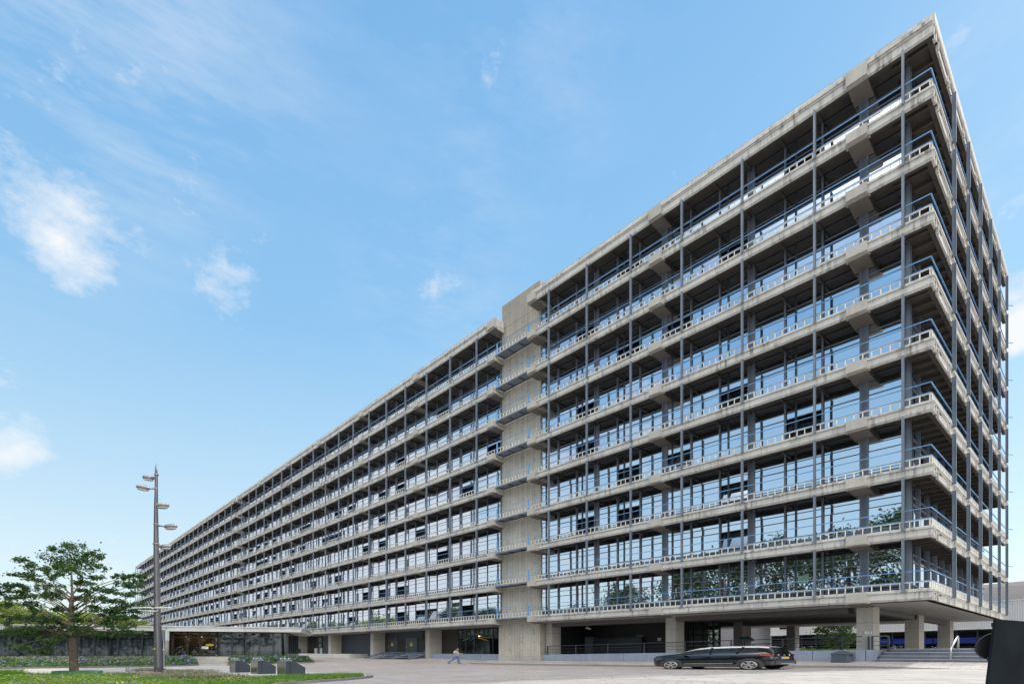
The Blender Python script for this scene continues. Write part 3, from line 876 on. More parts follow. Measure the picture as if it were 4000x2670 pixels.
# litter bin on the pavement
c0 = Vector((on_y(3300, .6)[0], .6, 0)); c0.z = pav_z(c0.x, .6)
t = thing('litter_bin', c0, 'dark grey perforated steel litter bin on the pavement by the bluestone wall', 'litter bin')
b_ = MB(); x0_, x1_ = on_y(3246, .2)[0], on_y(3311, .2)[0]
zt_ = c0.z + .60
b_.box(x0_, x1_, .2, 1.35, c0.z - .05, zt_ - .08)
b_.prism([(x0_ - .03, zt_ - .08), (x1_ + .03, zt_ - .08), (x1_ + .03, zt_ - .02), ((x0_ + x1_) / 2, zt_ + .14), (x0_ - .03, zt_ - .02)], lambda p, q: (p, .17, q), lambda p, q: (p, 1.38, q), flip=True)
b_.build('bin_body', 'doorgrey', t)
b_ = MB()
for i in range(7):
    for j_ in range(8):
        x = lerp(x0_ + .12, x1_ - .12, i / 6); z = lerp(c0.z + .08, zt_ - .06, j_ / 7)
        b_.box(x - .028, x + .028, .194, .2, z - .012, z + .012)
b_.build('perforations', 'black', t)
b_ = MB(); b_.box(x1_ + .0, x1_ + .036, .45, 1.1, zt_ - .2, zt_ - .12); b_.build('slot', 'black', t)

# ================================================================== CAR
for k_, v_ in dict(carpaint=((.004, .004, .005), .10, .45), carroof=((.72, .72, .70), .25, .6)).items():
    M[k_] = paint(k_, v_[0], v_[1], 0, .03, 2, v_[2])
M['carglass'] = mirror_glass('car_glass', (.38, .44, .5), .02, .35, (.01, .012, .014))
M['plastic'] = paint('grey_cladding', (.045, .045, .047), .6)
M['tyre'] = paint('tyre', (.014, .014, .015), .8)
M['alloy'] = paint('alloy', (.62, .60, .57), .3, .8)
M['chrome'] = paint('chrome', (.75, .75, .75), .15, 1)
M['redlamp'] = paint('red_lamp', (.30, .012, .014), .15, 0, .1, 6, 1)
M['clearlamp'] = paint('clear_lamp', (.65, .65, .66), .12, .6, .1)
M['plate'] = paint('plate_yellow', (.78, .45, .03), .5, 0, .04)
wf_ = ground_at(2623, 2612); wr_ = ground_at(2928, 2614)
ax_ = (wr_ - wf_); ax_.z = 0; WB = ax_.length
SX = WB / 2.606; SY = 2.15; SZ = .895
ang = math.atan2(ax_.y, ax_.x)
car = thing('parked_car', (wf_.x, wf_.y, wf_.z - .02), 'black small crossover car with white roof parked along the kerb', 'car', rz=ang, local=True)
car.rotation_euler.y = -math.atan2(wr_.z - wf_.z, WB)
XF = .84   # front axle from nose; local x=0 at front axle, y=0 at near wheel face (near side is -y)
HWID = .89
def cl(v): return ((v[0] - XF) * SX, (v[1] + HWID) * SY, v[2] * SZ)
class CB(MB):
    def fin(s, name, mats, parent):
        s.v = [cl(v) for v in s.v]; return s.build(name, mats, parent, local=True)
ST = [(0.00, .36, .66, .72, .54, .46), (.05, .26, .82, .88, .72, .58), (.20, .22, .93, .99, .83, .68), (.55, .20, .98, 1.07, .88, .72), (.80, .20, 1.0, 1.11, .89, .74), (.98, .20, 1.02, 1.15, .89, .72),
      (1.28, .20, 1.04, 1.34, .89, .66), (1.62, .20, 1.05, 1.49, .89, .61), (2.05, .20, 1.06, 1.56, .89, .60), (2.75, .20, 1.08, 1.58, .89, .60), (3.3, .20, 1.11, 1.57, .89, .595), (3.65, .22, 1.13, 1.54, .88, .59),
      (3.88, .26, 1.12, 1.47, .86, .61), (4.02, .32, 1.06, 1.14, .83, .64), (4.10, .40, .96, 1.0, .78, .62), (4.13, .46, .74, .78, .72, .5)]
def sect(st):
    x, zb, zl, zr, wb, wr = st
    h = [(0, zb), (.82 * wb, zb), (.97 * wb, zb + .12), (wb, lerp(zb, zl, .45)), (wb * .985, zl - .06), (wb * .955, zl), (lerp(wb * .955, wr, .5) + .012, lerp(zl, zr, .5)), (wr, lerp(zl, zr, .76)), (wr * .8, lerp(zl, zr, .985)), (0, zr)]
    L = [(x, -y, z) for y, z in h] + [(x, y, z) for y, z in reversed(h[1:-1])]
    return L
secs = [sect(s) for s in ST]; n_ = len(secs[0])
body, glassb, roofb = CB(), CB(), CB()
for i in range(len(secs) - 1):
    xm = (ST[i][0] + ST[i + 1][0]) / 2
    for k in range(n_):
        q = [secs[i][k], secs[i][(k + 1) % n_], secs[i + 1][(k + 1) % n_], secs[i + 1][k]]
        kk = k if k < 9 else n_ - 1 - k
        tgt, mi = body, 0
        if kk in (5, 6):
            if .98 < xm < 3.65: tgt = glassb
        elif kk in (7, 8):
            if .98 < xm < 1.62: tgt = glassb if kk == 8 else roofb
            elif 1.62 < xm < 3.88: tgt = roofb
            elif 3.88 < xm < 4.02: tgt = glassb
        if kk in (0, 1): mi = 1
        tgt.add(q, [(3, 2, 1, 0)], mi, True)
body.add(secs[0], [tuple(range(n_))]); body.add(secs[-1], [tuple(reversed(range(n_)))])
bo = body.fin('body', ['carpaint', 'plastic'], car)
glassb.fin('windows', ['carglass'], car); roofb.fin('roof', ['carroof'], car)
for o in list(car.children):
    bpy.context.view_layer.objects.active = o
    wd_ = o.modifiers.new('weld', 'WELD'); wd_.merge_threshold = .001
for side in (-1, 1):
    c_ = CB(); y = side * .90
    for xa_, xb_ in ((1.12, 1.32),): pass
    # pillars, sill cladding, window line
    for (x0, z0, x1, z1, w_) in ((2.20, 1.05, 2.14, 1.50, .07), (3.05, 1.08, 3.15, 1.50, .09)):
        c_.bar((x0, side * .868, z0), (x1, side * .612, z1), w_, .03)
    c_.fin('pillar', ['carpaint'], car)
    c_ = CB(); c_.bar((.5, side * .885, .30), (3.75, side * .885, .30), .07, .16); c_.fin('sill', ['plastic'], car)
    c_ = CB(); c_.bar((1.30, side * .905, .42), (2.95, side * .905, .44), .02, .035); c_.fin('trim_strip', ['chrome'], car)
    for x in (2.10, 2.95):
        c_ = CB(); c_.bar((x - .1, side * .905, .88), (x + .1, side * .905, .885), .03, .035); c_.fin('door_handle', ['carpaint'], car)
    c_ = CB(); c_.ell((1.32, side * .99, 1.08), (.09, .1, .075)); c_.fin('mirror', ['black'], car)
    for xw in (.84, 3.446):
        c_ = CB()
        # arch cladding ring
        pr_ = []
        for k in range(17):
            a = math.pi * k / 16
            pr_.append((xw + .42 * math.cos(a), .34 + .42 * math.sin(a)))
        pr_ = [(xw + .42, .2)] + pr_ + [(xw - .42, .2)]
        c_.prism(pr_, lambda p, q: (p, side * .80, q), lambda p, q: (p, side * .905, q), flip=side > 0)
        c_.fin('wheel_arch', ['plastic'], car)
        wm = CB(); 
        c1 = (xw, side * .78, .335); c2 = (xw, side * .925, .335)
        wm.tube([(xw, side * .70, .335), (xw, side * .90, .335), (xw, side * .925, .335)], [.335, .335, .30], 28)
        wh = wm.fin('wheel', ['tyre'], car)
        rm = CB(); rm.tube([(xw, side * .925, .335), (xw, side * .932, .335)], .235, 24, 1)
        for k in range(5):
            a = 2 * math.pi * k / 5 + .3
            for da in (-.24, .24):
                rm.bar((xw + .05 * math.cos(a), side * .94, .335 + .05 * math.sin(a)), (xw + .235 * math.cos(a + da), side * .94, .335 + .235 * math.sin(a + da)), .03, .045)
        rm.tube([(xw, side * .925, .335), (xw, side * .95, .335)], .055, 12)
        rr_ = []
        for k in range(25):
            a = 2 * math.pi * k / 24; rr_.append((xw + .235 * math.cos(a), side * .937, .335 + .235 * math.sin(a)))
        rm.tube(rr_, .016, 6, cap=False)
        ro = rm.fin('rim', ['alloy', 'black'], wh)
    c_ = CB(); c_.obox((.20, side * .67, .72), (.17, side * .10, .03), (.02, -side * .03, 0), (0, 0, .045)); c_.fin('headlight', ['clearlamp'], car)
    c_ = CB(); c_.obox((.10, side * .62, .45), (.05, side * .07, 0), (.02, -side * .02, 0), (0, 0, .10)); c_.fin('front_trim', ['chrome'], car)
    c_ = CB(); c_.obox((3.93, side * .80, .97), (.17, -side * .06, -.02), (.012, side * .06, 0), (0, 0, .07)); c_.obox((4.04, side * .56, .95), (.05, -side * .16, 0), (.03, side * .01, 0), (0, 0, .06), 1)
    c_.fin('tail_light', ['redlamp', 'clearlamp'], car)
c_ = CB(); c_.obox((4.06, 0, .46), (.11, 0, 0), (0, .76, 0), (0, 0, .12)); c_.obox((3.95, -.80, .46), (.16, -.05, 0), (.03, .06, 0), (0, 0, .12)); c_.obox((3.95, .80, .46), (.16, .05, 0), (.03, -.06, 0), (0, 0, .12)); c_.fin('rear_bumper', ['plastic'], car)
c_ = CB(); c_.obox((4.165, .05, .40), (.02, 0, 0), (0, .52, 0), (0, 0, .045)); c_.fin('skid_plate', ['chrome'], car)
c_ = CB(); c_.obox((4.13, .03, .76), (.012, 0, .002), (0, .26, 0), (-.002, 0, .055)); c_.obox((4.13, -.255, .76), (.013, 0, .002), (0, .03, 0), (-.002, 0, .055), 1); c_.fin('number_plate', ['plate', 'blue'], car)
c_ = CB(); c_.obox((4.12, .03, .84), (.012, 0, 0), (0, .34, 0), (0, 0, .012)); c_.obox((4.11, 0, .91), (.012, 0, 0), (0, .03, .05), (0, .03, -.05)); c_.fin('badge', ['chrome'], car)
c_ = CB(); c_.obox((4.175, -.58, .47), (.01, 0, 0), (0, .11, 0), (0, 0, .025)); c_.obox((4.175, .62, .47), (.01, 0, 0), (0, .08, 0), (0, 0, .025)); c_.fin('reflector', ['redlamp'], car)
c_ = CB(); c_.bar((3.5, 0, 1.55), (3.68, 0, 1.68), .012); c_.fin('aerial', ['black'], car)

# ================================================================== PERSON
M['skin'] = paint('skin', (.42, .24, .17), .5, 0, .05)
M['shirt'] = paint('grey_tshirt', (.36, .37, .42), .85, 0, .1, 6)
M['jeans'] = paint('blue_jeans', (.12, .19, .33), .85, 0, .2, 6)
M['shoe'] = paint('blue_shoe', (.03, .14, .33), .6)
M['hair'] = paint('dark_hair', (.03, .018, .012), .7)
pp = ground_at(1782, 2591)
per = thing('person', pp, 'walking person in grey T-shirt and jeans with headphones, looking at a phone', 'person', rz=R(24), local=True)
PX, PY_ = 2.0, 1.6
class PB(MB):
    def fin(s, name, mats, parent, vox=.022):
        s.v = [(v[0] * PX, v[1] * PY_, v[2]) for v in s.v]
        o = s.build(name, mats, parent, local=True)
        if vox:
            m_ = o.modifiers.new('remesh', 'REMESH'); m_.mode = 'VOXEL'; m_.voxel_size = vox; m_.use_smooth_shade = True
            sm_ = o.modifiers.new('smooth', 'SMOOTH'); sm_.iterations = 3
        return o
hipz = .92
legs = [  # hip, knee, ankle : front leg (far) straight, rear leg trailing
    ((.0, .09, hipz), (.10, .10, .50), (.14, .10, .08)),
    ((-.02, -.09, hipz), (-.13, -.10, .50), (-.47, -.10, .16))]
B_ = PB()
B_.tube([(0, 0, .9), (.0, 0, 1.1), (-.01, 0, 1.3), (0, 0, 1.42)], [.13, .12, .14, .10], 12)
B_.tube([(0, 0, 1.40), (.02, 0, 1.52)], [.06, .055], 10)
B_.ell((.055, 0, 1.62), (.098, .075, .118)); B_.ell((.095, 0, 1.58), (.06, .055, .07))
B_.ell((.158, 0, 1.60), (.022, .016, .028))            # nose
for s_ in (-1, 1):
    B_.ell((.04, s_ * .075, 1.61), (.024, .012, .034))  # ears
for hp, kn, an_ in legs:
    B_.tube([hp, kn, an_], [.085, .058, .04], 10)
for s_ in (-1, 1):
    el_ = (-.02, s_ * .24, 1.12); wr2 = (.27, s_ * .15, 1.10)
    B_.tube([(-.01, s_ * .18, 1.40), el_], [.055, .042], 10); B_.tube([el_, wr2], [.042, .028], 10)
    hc = Vector((.33, s_ * .12, 1.10)); B_.ell(hc, (.05, .022, .04))
    for k, ln in enumerate((.07, .078, .072, .055)):
        z_ = 1.128 - k * .019
        B_.tube([(hc.x + .03, hc.y, z_), (hc.x + .03 + ln * .6, hc.y - s_ * .012, z_ - .002), (hc.x + .03 + ln, hc.y - s_ * .035, z_ - .004)], [.010, .009, .008], 6)
    B_.tube([(hc.x - .02, hc.y, 1.13), (hc.x + .01, hc.y - s_ * .01, 1.16), (hc.x + .045, hc.y - s_ * .02, 1.175)], [.012, .011, .009], 6)
pb_ = B_.fin('body', 'skin', per, .014)
B_ = PB()
B_.tube([(0, 0, .86), (.02, 0, 1.0), (.02, 0, 1.15), (-.01, 0, 1.30), (-.01, 0, 1.43), (0, 0, 1.46)], [.155, .165, .158, .162, .12, .07], 14)
for s_ in (-1, 1): B_.tube([(-.01, s_ * .13, 1.41), (-.02, s_ * .225, 1.22)], [.085, .07], 10)
B_.fin('shirt', 'shirt', pb_)
B_ = PB(); B_.ell((0, 0, .90), (.15, .15, .11))
for hp, kn, an_ in legs: B_.tube([hp, kn, lerp(Vector(kn), Vector(an_), .95)], [.105, .078, .062], 12)
B_.fin('trousers', 'jeans', pb_)
B_ = PB(); B_.ell((.20, .10, .05), (.135, .05, .05)); B_.ell((.25, .10, .03), (.09, .045, .03)); B_.fin('shoe', 'shoe', pb_)
B_ = PB(); rm_ = Matrix.Rotation(R(48), 3, 'Y'); B_.ell((-.44, -.10, .09), (.135, .05, .05), mat=rm_); B_.fin('shoe', 'shoe', pb_)
B_ = PB(); B_.ell((.035, 0, 1.665), (.105, .083, .085)); B_.ell((-.01, 0, 1.61), (.06, .078, .08)); B_.fin('hair', 'hair', pb_)
ph = MB(); ph.obox((.42 * PX, 0, 1.14), (.07 * PX, 0, .02), (0, .05, 0), (-.003, 0, .008)); ph.build('phone', 'black', local=True)
po = bpy.data.objects['phone']; po.parent = None
mtx = Matrix.Translation(pp) @ Matrix.Rotation(R(24), 4, 'Z'); po.matrix_world = mtx
tag(po, 'black phone held by the walking person', 'phone')
hp_ = MB(); arc = [(.035 * PX, .10 * PY_ * math.cos(a), 1.62 + .14 * math.sin(a)) for a in [math.pi * k / 12 for k in range(13)]]
hp_.tube(arc, .014, 6)
for s_ in (-1, 1): hp_.ell((.04 * PX, s_ * .098 * PY_, 1.615), (.04 * PX, .025, .045))
ho = hp_.build('headphones', 'black', local=True); ho.matrix_world = mtx
tag(ho, 'black headphones worn by the walking person', 'headphones')

# ================================================================== LAMP POST
M['lamppole'] = paint('lamp_pole_grey', (.13, .125, .135), .35, .35, .12, 2)
M['lampgrey'] = paint('lamp_head_grey', (.30, .295, .30), .35, .3, .1, 2)
M['diffuser'] = paint('lamp_glass', (.55, .56, .55), .25)
lp = at(621, 31.85); lp.z = gz(lp.x, lp.y)
LD = 31.85; PS = LD / F
def lz(py): return EYE + (HY - py) * PS
rgt = Vector((CO, SI, 0)); fwd = Vector((-SI, CO, 0))
def lpt(px, py, d=0): return at(px, LD + d, py)
t = thing('street_lamp', lp, 'tall grey street lamp with five round heads on a tapering spiked mast', 'street lamp')
b_ = MB(); P_ = [(621, 2650, 16), (620, 2600, 15.5), (615, 2430, 13), (610, 2130, 9.3), (609.5, 1990, 7.2), (611, 1852, 5.0), (609.5, 1836, 4.2), (608.6, 1810, .5)]
b_.tube([lpt(a, c) for a, c, r in P_], [r * PS for a, c, r in P_], 20)
b_.build('pole', 'lamppole', t)
b_ = MB()
for y_, x_, r_ in ((1853, 611, 9), (1906, 610, 6.5), (1975, 610, 8), (2045, 609, 9), (2123, 610, 12)):
    c = lpt(x_, y_); b_.tube([c - Vector((0, 0, .03)), c + Vector((0, 0, .03))], r_ * PS, 16, smooth=False)
b_.build('collar', 'lampgrey', t)
for (cx_, cy_, hw, dep, tilt, side, pole_y) in ((580, 1865, 23, .25, 6, -1, 1862), (559, 1903, 26, -.45, 8, -1, 1907), (635, 1973, 25, -.55, -4, 1, 1980), (667, 2055, 25, -.1, -6, 1, 2050), (646, 2134, 23, .35, -6, 1, 2128)):
    c = lpt(cx_, cy_, dep)
    L_ = hw * PS * 1.0
    out = (c - lpt(610, cy_)); out.z = 0; out.normalize(); sd_ = Vector((-out.y, out.x, 0))
    mt = Matrix((rgt, fwd, Vector((0, 0, 1)))).transposed() @ Matrix.Rotation(R(tilt), 3, 'Y')
    hb_ = MB(); hb_.ell(c, (L_, L_ * .72, .155), 0, 20, 10, mt)
    # flatten the underside
    lim = c.z - .06
    hd = hb_.build('lamp_head', 'lampgrey', t)
    db = MB(); down = mt @ Vector((0, 0, -1)); cc = c + down * .10
    ring = [cc + mt @ Vector((L_ * .80 * math.cos(a), L_ * .58 * math.sin(a), 0)) for a in [2 * math.pi * k / 20 for k in range(20)]]
    low = [q + down * .06 + (c - q) * .06 for q in ring]
    db.add(ring + low, [tuple(reversed(range(20, 40)))] + [(i, (i + 1) % 20, 20 + (i + 1) % 20, 20 + i) for i in range(20)])
    db.build('diffuser', 'diffuser', hd)
    ab = MB(); p0 = lpt(610, pole_y); ab.tube([p0, c - out * L_ * .7], [.06, .045], 8); ab.build('lamp_arm', 'lampgrey', hd)
b_ = MB()
for xa_, xb_ in ((520, 592), (597, 663)):
    a_, c_ = lpt(xa_, 2373, -.25), lpt(xb_, 2371, -.25)
    b_.bar(a_, c_, .30, .06); b_.bar(lerp(a_, c_, .3) - Vector((0, 0, .12)), lpt(611, 2385, -.2), .07, .07)
cb_ = b_.build('camera_bracket', 'white', t)
b_ = MB(); b_.obox(lpt(604, 2532, -.24), rgt * .035, fwd * .02, (0, 0, .045)); b_.build('sticker', 'yellow', t)

# white box sign on thin pole just behind the lamp
bp_ = at(644, 38.0); bp_.z = gz(bp_.x, bp_.y); q_ = 38.0 / F
t = thing('box_sign', bp_, 'white framed box sign on a thin pole directly behind the lamp post', 'sign')
b_ = MB(); b_.obox(at(643, 38, 2479), rgt * .19, fwd * .10, (0, 0, .36)); b_.build('box', 'grate', t)
b_ = MB(); b_.obox(at(653.5, 37.9, 2479), rgt * .045, fwd * .14, (0, 0, .375)); b_.build('frame', 'white', t)
b_ = MB(); b_.tube([at(641, 38, 2598), at(639, 38, 2480)], .02, 8); b_.build('pole', 'white', t)
b_ = MB(); b_.obox(at(638, 37.95, 2535), rgt * .08, fwd * .01, (0, 0, .04)); b_.build('notice', 'white', t)

# ================================================================== WASTE CONTAINERS
M['binmetal'] = mirror_glass('bin_metal', (.45, .47, .45), .12, .55, (.06, .065, .065))
M['bindark'] = paint('bin_anthracite', (.040, .047, .058), .45, 0, .1, 2)
def bin_(pl, pc, pr_, yb, yt, label):
    g = ground_at(pc, yb); k = (g.x - CX) / ray(pc)[0]; sc = F / k
    t_ = (pc - 2000) / F
    a = R(50)
    W = (pr_ - pc) / sc / (math.cos(a) - t_ * math.sin(a)); D = (pc - pl) / sc / -(-math.sin(a) - t_ * math.cos(a))
    hgt = (yb - yt) / sc
    u = rgt * math.cos(a) + fwd * math.sin(a); v = -rgt * math.sin(a) + fwd * math.cos(a)
    t = thing('waste_container', g, label, 'waste container', 'dark waste containers on the pale slabs')
    prof = [(0, 0), (W, 0), (W, hgt * .56), (W * .96, hgt * .60), (W * .42, hgt * .985), (W * .34, hgt), (0, hgt)]
    b_ = MB(); b_.prism(prof, lambda p, q: g + u * p + v * .02 + Vector((0, 0, q)), lambda p, q: g + u * p + v * D + Vector((0, 0, q)))
    b_.obox(g + u * (W * .235) + v * .018 + Vector((0, 0, hgt / 2)), u * .012, v * .006, Vector((0, 0, hgt * .49)), 1)
    b_.build('body', ['bindark', 'black'], t)
    b_ = MB(); b_.obox(g - u * .012 + v * (D / 2) + Vector((0, 0, hgt / 2)), u * .012, v * D / 2, Vector((0, 0, hgt / 2))); b_.build('front_plate', 'binmetal', t)
    b_ = MB(); b_.obox(g + u * W * .17 + v * D / 2 + Vector((0, 0, hgt + .015)), u * W * .16, v * D * .48, Vector((0, 0, .014))); b_.build('lid', 'inox', t)
    for f_ in (.2, .5, .8):
        c = g + u * (W * (.05 + .25 * (1 - f_))) + v * (D * f_) + Vector((0, 0, hgt + .02)); b_ = MB()
        b_.tube([c - u * .055, c - u * .055 + Vector((0, 0, .10)), c + Vector((0, 0, .135)), c + u * .055 + Vector((0, 0, .10)), c + u * .055], .016, 6)
        b_.build('lifting_loop', 'chrome', t)
bin_(898, 919, 980, 2627, 2577, 'dark waste container with three chrome loops, leftmost and farthest of the row')
bin_(981, 1007, 1080, 2633, 2578, 'dark waste container with three chrome loops, middle of the row')
bin_(1084, 1116, 1196, 2642, 2580, 'dark waste container with three chrome loops, nearest and rightmost of the row')

# green wheelie bins behind the pavilion corner
M['wgreen'] = paint('bin_green', (.03, .16, .05), .5); M['wyellow'] = paint('bin_lid_yellow', (.6, .42, .02), .5)
for i, (pa, pb, colr, lab) in enumerate(((1124, 1140, 'black', 'black wheelie bin with yellow lid beside the pavilion corner'), (1136, 1144, 'wgreen', 'green wheelie bin standing beside the black yellow-lidded one'), (1145, 1154, 'wgreen', 'green wheelie bin, second of the green row beside the pavilion'), (1155, 1162, 'wgreen', 'green wheelie bin, third of the green row beside the pavilion'), (1163, 1171, 'wgreen', 'green wheelie bin next to the concrete column'))):
    d_ = 105; c = at((pa + pb) / 2, d_ + (1 if i == 0 else 0)); z0 = 1.0; wd = (pb - pa) * d_ / F / 2
    t = thing('wheelie_bin', (c.x, c.y, z0), lab, 'wheelie bin', 'wheelie bins by the loading ramp')
    top = EYE + (HY - (2534 if i else 2529)) * d_ / F
    b_ = MB(); b_.obox((c.x, c.y, (z0 + top) / 2), rgt * wd * .92, fwd * .5, (0, 0, (top - z0) / 2)); b_.build('bin_body', colr, t)
    b_ = MB(); b_.obox((c.x, c.y, top + .05), rgt * wd, fwd * .55, (0, 0, .06)); b_.build('lid', 'wyellow' if i == 0 else 'wgreen', t)

# ================================================================== TRAFFIC SIGN seen from the back, near right
M['signback'] = paint('sign_back_dark', (.009, .012, .015), .75, 0, .25, 4)
D0 = 5.0; q_ = D0 / F
M['signback'].node_tree.nodes['Principled BSDF'].inputs['Specular IOR Level'].default_value = .12
t = thing('traffic_sign', at(3960, D0 + .2), 'dark back of a large panel sign with a round sign behind it', 'traffic sign')
p0, p1, p2, p3 = at(3891, D0, 2416), at(3857, D0, 2690), at(4160, D0 + .05, 2690), at(4160, D0 + .05, 2437)
b_ = MB(); off = fwd * .03
b_.add([p0, p1, p2, p3] + [p + off for p in (p0, p1, p2, p3)], [(0, 1, 2, 3), (7, 6, 5, 4), (0, 4, 5, 1), (1, 5, 6, 2), (2, 6, 7, 3), (3, 7, 4, 0)])
sp_ = b_.build('panel', 'signback', t)
b_ = MB(); c = at(3905, D0 + .12, 2521); pts = []
rx, rz2 = 93 * q_, 57 * q_ * 1.02
n = 36
fr_ = [c + rgt * rx * math.cos(2 * math.pi * k / n) + Vector((0, 0, rz2 * math.sin(2 * math.pi * k / n))) - rgt * .035 * math.sin(2 * math.pi * k / n) * -1 for k in range(n)]
bk_ = [p + fwd * .02 for p in fr_]
b_.add(fr_ + bk_, [tuple(reversed(range(n))), tuple(range(n, 2 * n))] + [(i, (i + 1) % n, n + (i + 1) % n, n + i) for i in range(n)])
b_.build('round_sign', 'black', t)
b_ = MB()
for px_, py_ in ((3884, 2438), (3867, 2572)): b_.obox(at(px_, D0 + .05, py_), rgt * .012, fwd * .02, (0, 0, .018))
b_.bar(at(3837, D0 + .1, 2564), at(3850, D0 + .1, 2556), .006)
b_.build('clamp', 'black', t)
b_ = MB(); b_.tube([at(4080, D0 + .2, 2420), at(4080, D0 + .2, 3000)], .04, 10); b_.build('pole', 'grate', t)

# ================================================================== PAVILION
M['pavroof'] = concrete('pavilion_fascia', (.80, .79, .77), (.5, .48, .46), .3)
def curtain(name, col):
    m, nt, bb = new_mat(name)
    w_ = nt.nodes.new('ShaderNodeTexNoise'); w_.inputs['Scale'].default_value = 1.0; w_.inputs['Detail'].default_value = 3
    nt.links.new(pos(nt, (3.2, 3.2, .05)), w_.inputs['Vector'])
    c = ramp(nt, w_.outputs['Fac'], [(.36, [v * .35 for v in col]), (.62, [v * 1.25 for v in col])])
    nt.links.new(c, bb.inputs['Base Color']); bb.inputs['Roughness'].default_value = .9
    bump(nt, bb, w_.outputs['Fac'], .8, .1)
    return m
M['curtain'] = curtain('curtain_cloth', (.21, .235, .26))
M['pavglass'] = clear_glass('pavilion_glass', (.72, .76, .78), .05)
M['warmwall'] = paint('warm_wall', (.10, .075, .045), .8, 0, .25, 2)
M['stonewall'] = paving('stone_wall', (.10, .085, .065), (.03, .026, .02), .8, .12)
pa_, pb_2 = at(-420, 52.6), at(1123, 62.6)     # glass line from left to right corner
dirp = (pb_2 - pa_).normalized(); nrm = Vector((dirp.y, -dirp.x, 0))      # towards the camera
if nrm.dot(Vector((CX, CY, 0)) - pa_) < 0: nrm = -nrm
LP = (pb_2 - pa_).length
zb_, zc_, zt_ = .82, 3.55, 4.08
pv = thing('pavilion', (pa_.x + dirp.x * LP * .5, pa_.y + dirp.y * LP * .5, zb_), 'low flat-roofed glass pavilion with dark curtains behind its windows', 'pavilion')
def pq(u, d, z): v = pa_ + dirp * u - nrm * d; return Vector((v.x, v.y, z))
def pu(px):   # distance along the front for a bearing
    r = ray(px); # intersect ray with front line
    A = Vector((r[0], r[1])); o_ = Vector((CX, CY)); P0_ = Vector((pa_.x, pa_.y)); dd = Vector((dirp.x, dirp.y))
    den = A.x * -dd.y + A.y * dd.x
    w_ = P0_ - o_; k = (w_.x * -dd.y + w_.y * dd.x) / den
    return (o_ + A * k - P0_).dot(dd)
def pbox(bm, u0, u1, d0, d1, z0, z1, m=0):
    c = pq((u0 + u1) / 2, (d0 + d1) / 2, (z0 + z1) / 2)
    bm.obox(c, dirp * (u1 - u0) / 2, -nrm * (d1 - d0) / 2, Vector((0, 0, (z1 - z0) / 2)), m)
b_ = MB(); pbox(b_, -3, LP + 1.6, -1.3, 15, zc_, zt_ - .1); pbox(b_, -3, LP + 1.75, -1.45, 15, zt_ - .095, zt_)
uj = pu(664); pbox(b_, uj - .03, uj + .03, -1.303, -1.2, zc_, zt_ - .1, 1); pbox(b_, 1.0, 1.06, -1.303, -1.2, zc_, zt_ - .1, 1)
b_.build('roof', ['pavroof', 'joint'], pv)
b_ = MB(); pbox(b_, -3, LP, -.1, 15, 0.2, zb_); b_.build('floor', 'plinth', pv)
ue0, ue1 = pu(660), pu(852)
def glazing(u0, u1, n, name='window'):
    f_ = MB()
    for i in range(n + 1):
        u = lerp(u0, u1, i / n); pbox(f_, u - .07, u + .07, -.06, .12, zb_, zc_)
    for z in (zb_, 2.88, zc_ - .1): pbox(f_, u0, u1, -.04, .1, z, z + .09)
    o = f_.build(name, 'dark', pv)
    g_ = MB(); pbox(g_, u0, u1, .02, .035, zb_, zc_); g_.build('pane', 'pavglass', o)
glazing(-3, ue0 - .35, 12); glazing(ue1, LP - .1, 5)
for u0, u1 in ((-3, ue0 - .4), (ue1 + .15, LP - .6)):
    c_ = MB(); n = int((u1 - u0) / .16)
    vs = []
    for i in range(n + 1):
        u = lerp(u0, u1, i / n); d = .55 + .13 * math.sin(i * 1.3) + .06 * math.sin(i * .41)
        vs += [pq(u, d, zb_ + .03), pq(u, d, zc_ - .02)]
    c_.add(vs, [(2 * i, 2 * i + 2, 2 * i + 3, 2 * i + 1) for i in range(n)], 0, True); c_.build('curtain', 'curtain', pv)
b_ = MB(); pbox(b_, LP - .12, LP + .03, -.08, .1, zb_, zc_); b_.build('corner_mullion', 'dark', pv)
# side glazing at the right end
f_ = MB()
for i in range(6): pbox(f_, LP - .07, LP, lerp(.1, 14, i / 5) - .06, lerp(.1, 14, i / 5) + .06, zb_, zc_)
so_ = f_.build('window', 'dark', pv); g_ = MB(); pbox(g_, LP - .04, LP - .025, .1, 14, zb_, zc_); g_.build('pane', 'pavglass', so_)
# concrete pillar by the entrance
b_ = MB(); b_.tube([pq(ue0 - .1, -.35, .2), pq(ue0 - .1, -.35, zc_)], .22, 16); b_.build('pillar', 'column', pv)
# entrance: frames, doors, lit lobby
f_ = MB(); um = pu(732); ud = pu(782); u2 = pu(845)
for u in (ue0 + .35, um, ud, u2, ue1): pbox(f_, u - .09, u + .09, -.06, .12, zb_, zc_)
for i in range(6): u = lerp(ue0 + .35, ue1, i / 5); pbox(f_, u - .05, u + .05, -.04, .1, 2.92, zc_)
for z in (2.86, zc_ - .12): pbox(f_, ue0, ue1, -.06, .11, z, z + .1)
pbox(f_, um, u2, -.05, .1, zb_, zb_ + .1)
eo = f_.build('entrance_door', 'black', pv)
g_ = MB(); pbox(g_, ue0, ue1, .02, .03, zb_, zc_); g_.build('pane', 'pavglass', eo)
b_ = MB()
for u in (um + .05, u2):
    for z in (2.78, 2.62, 2.0, .98): pbox(b_, u - .03, u + .10, -.16, -.06, z - .03, z + .03)
pbox(b_, ud + .1, ud + .3, -.14, -.06, 1.74, 1.80); pbox(b_, ud + .12, ud + .17, -.14, -.06, 1.62, 1.86)
b_.build('door_fittings', 'chrome', eo)
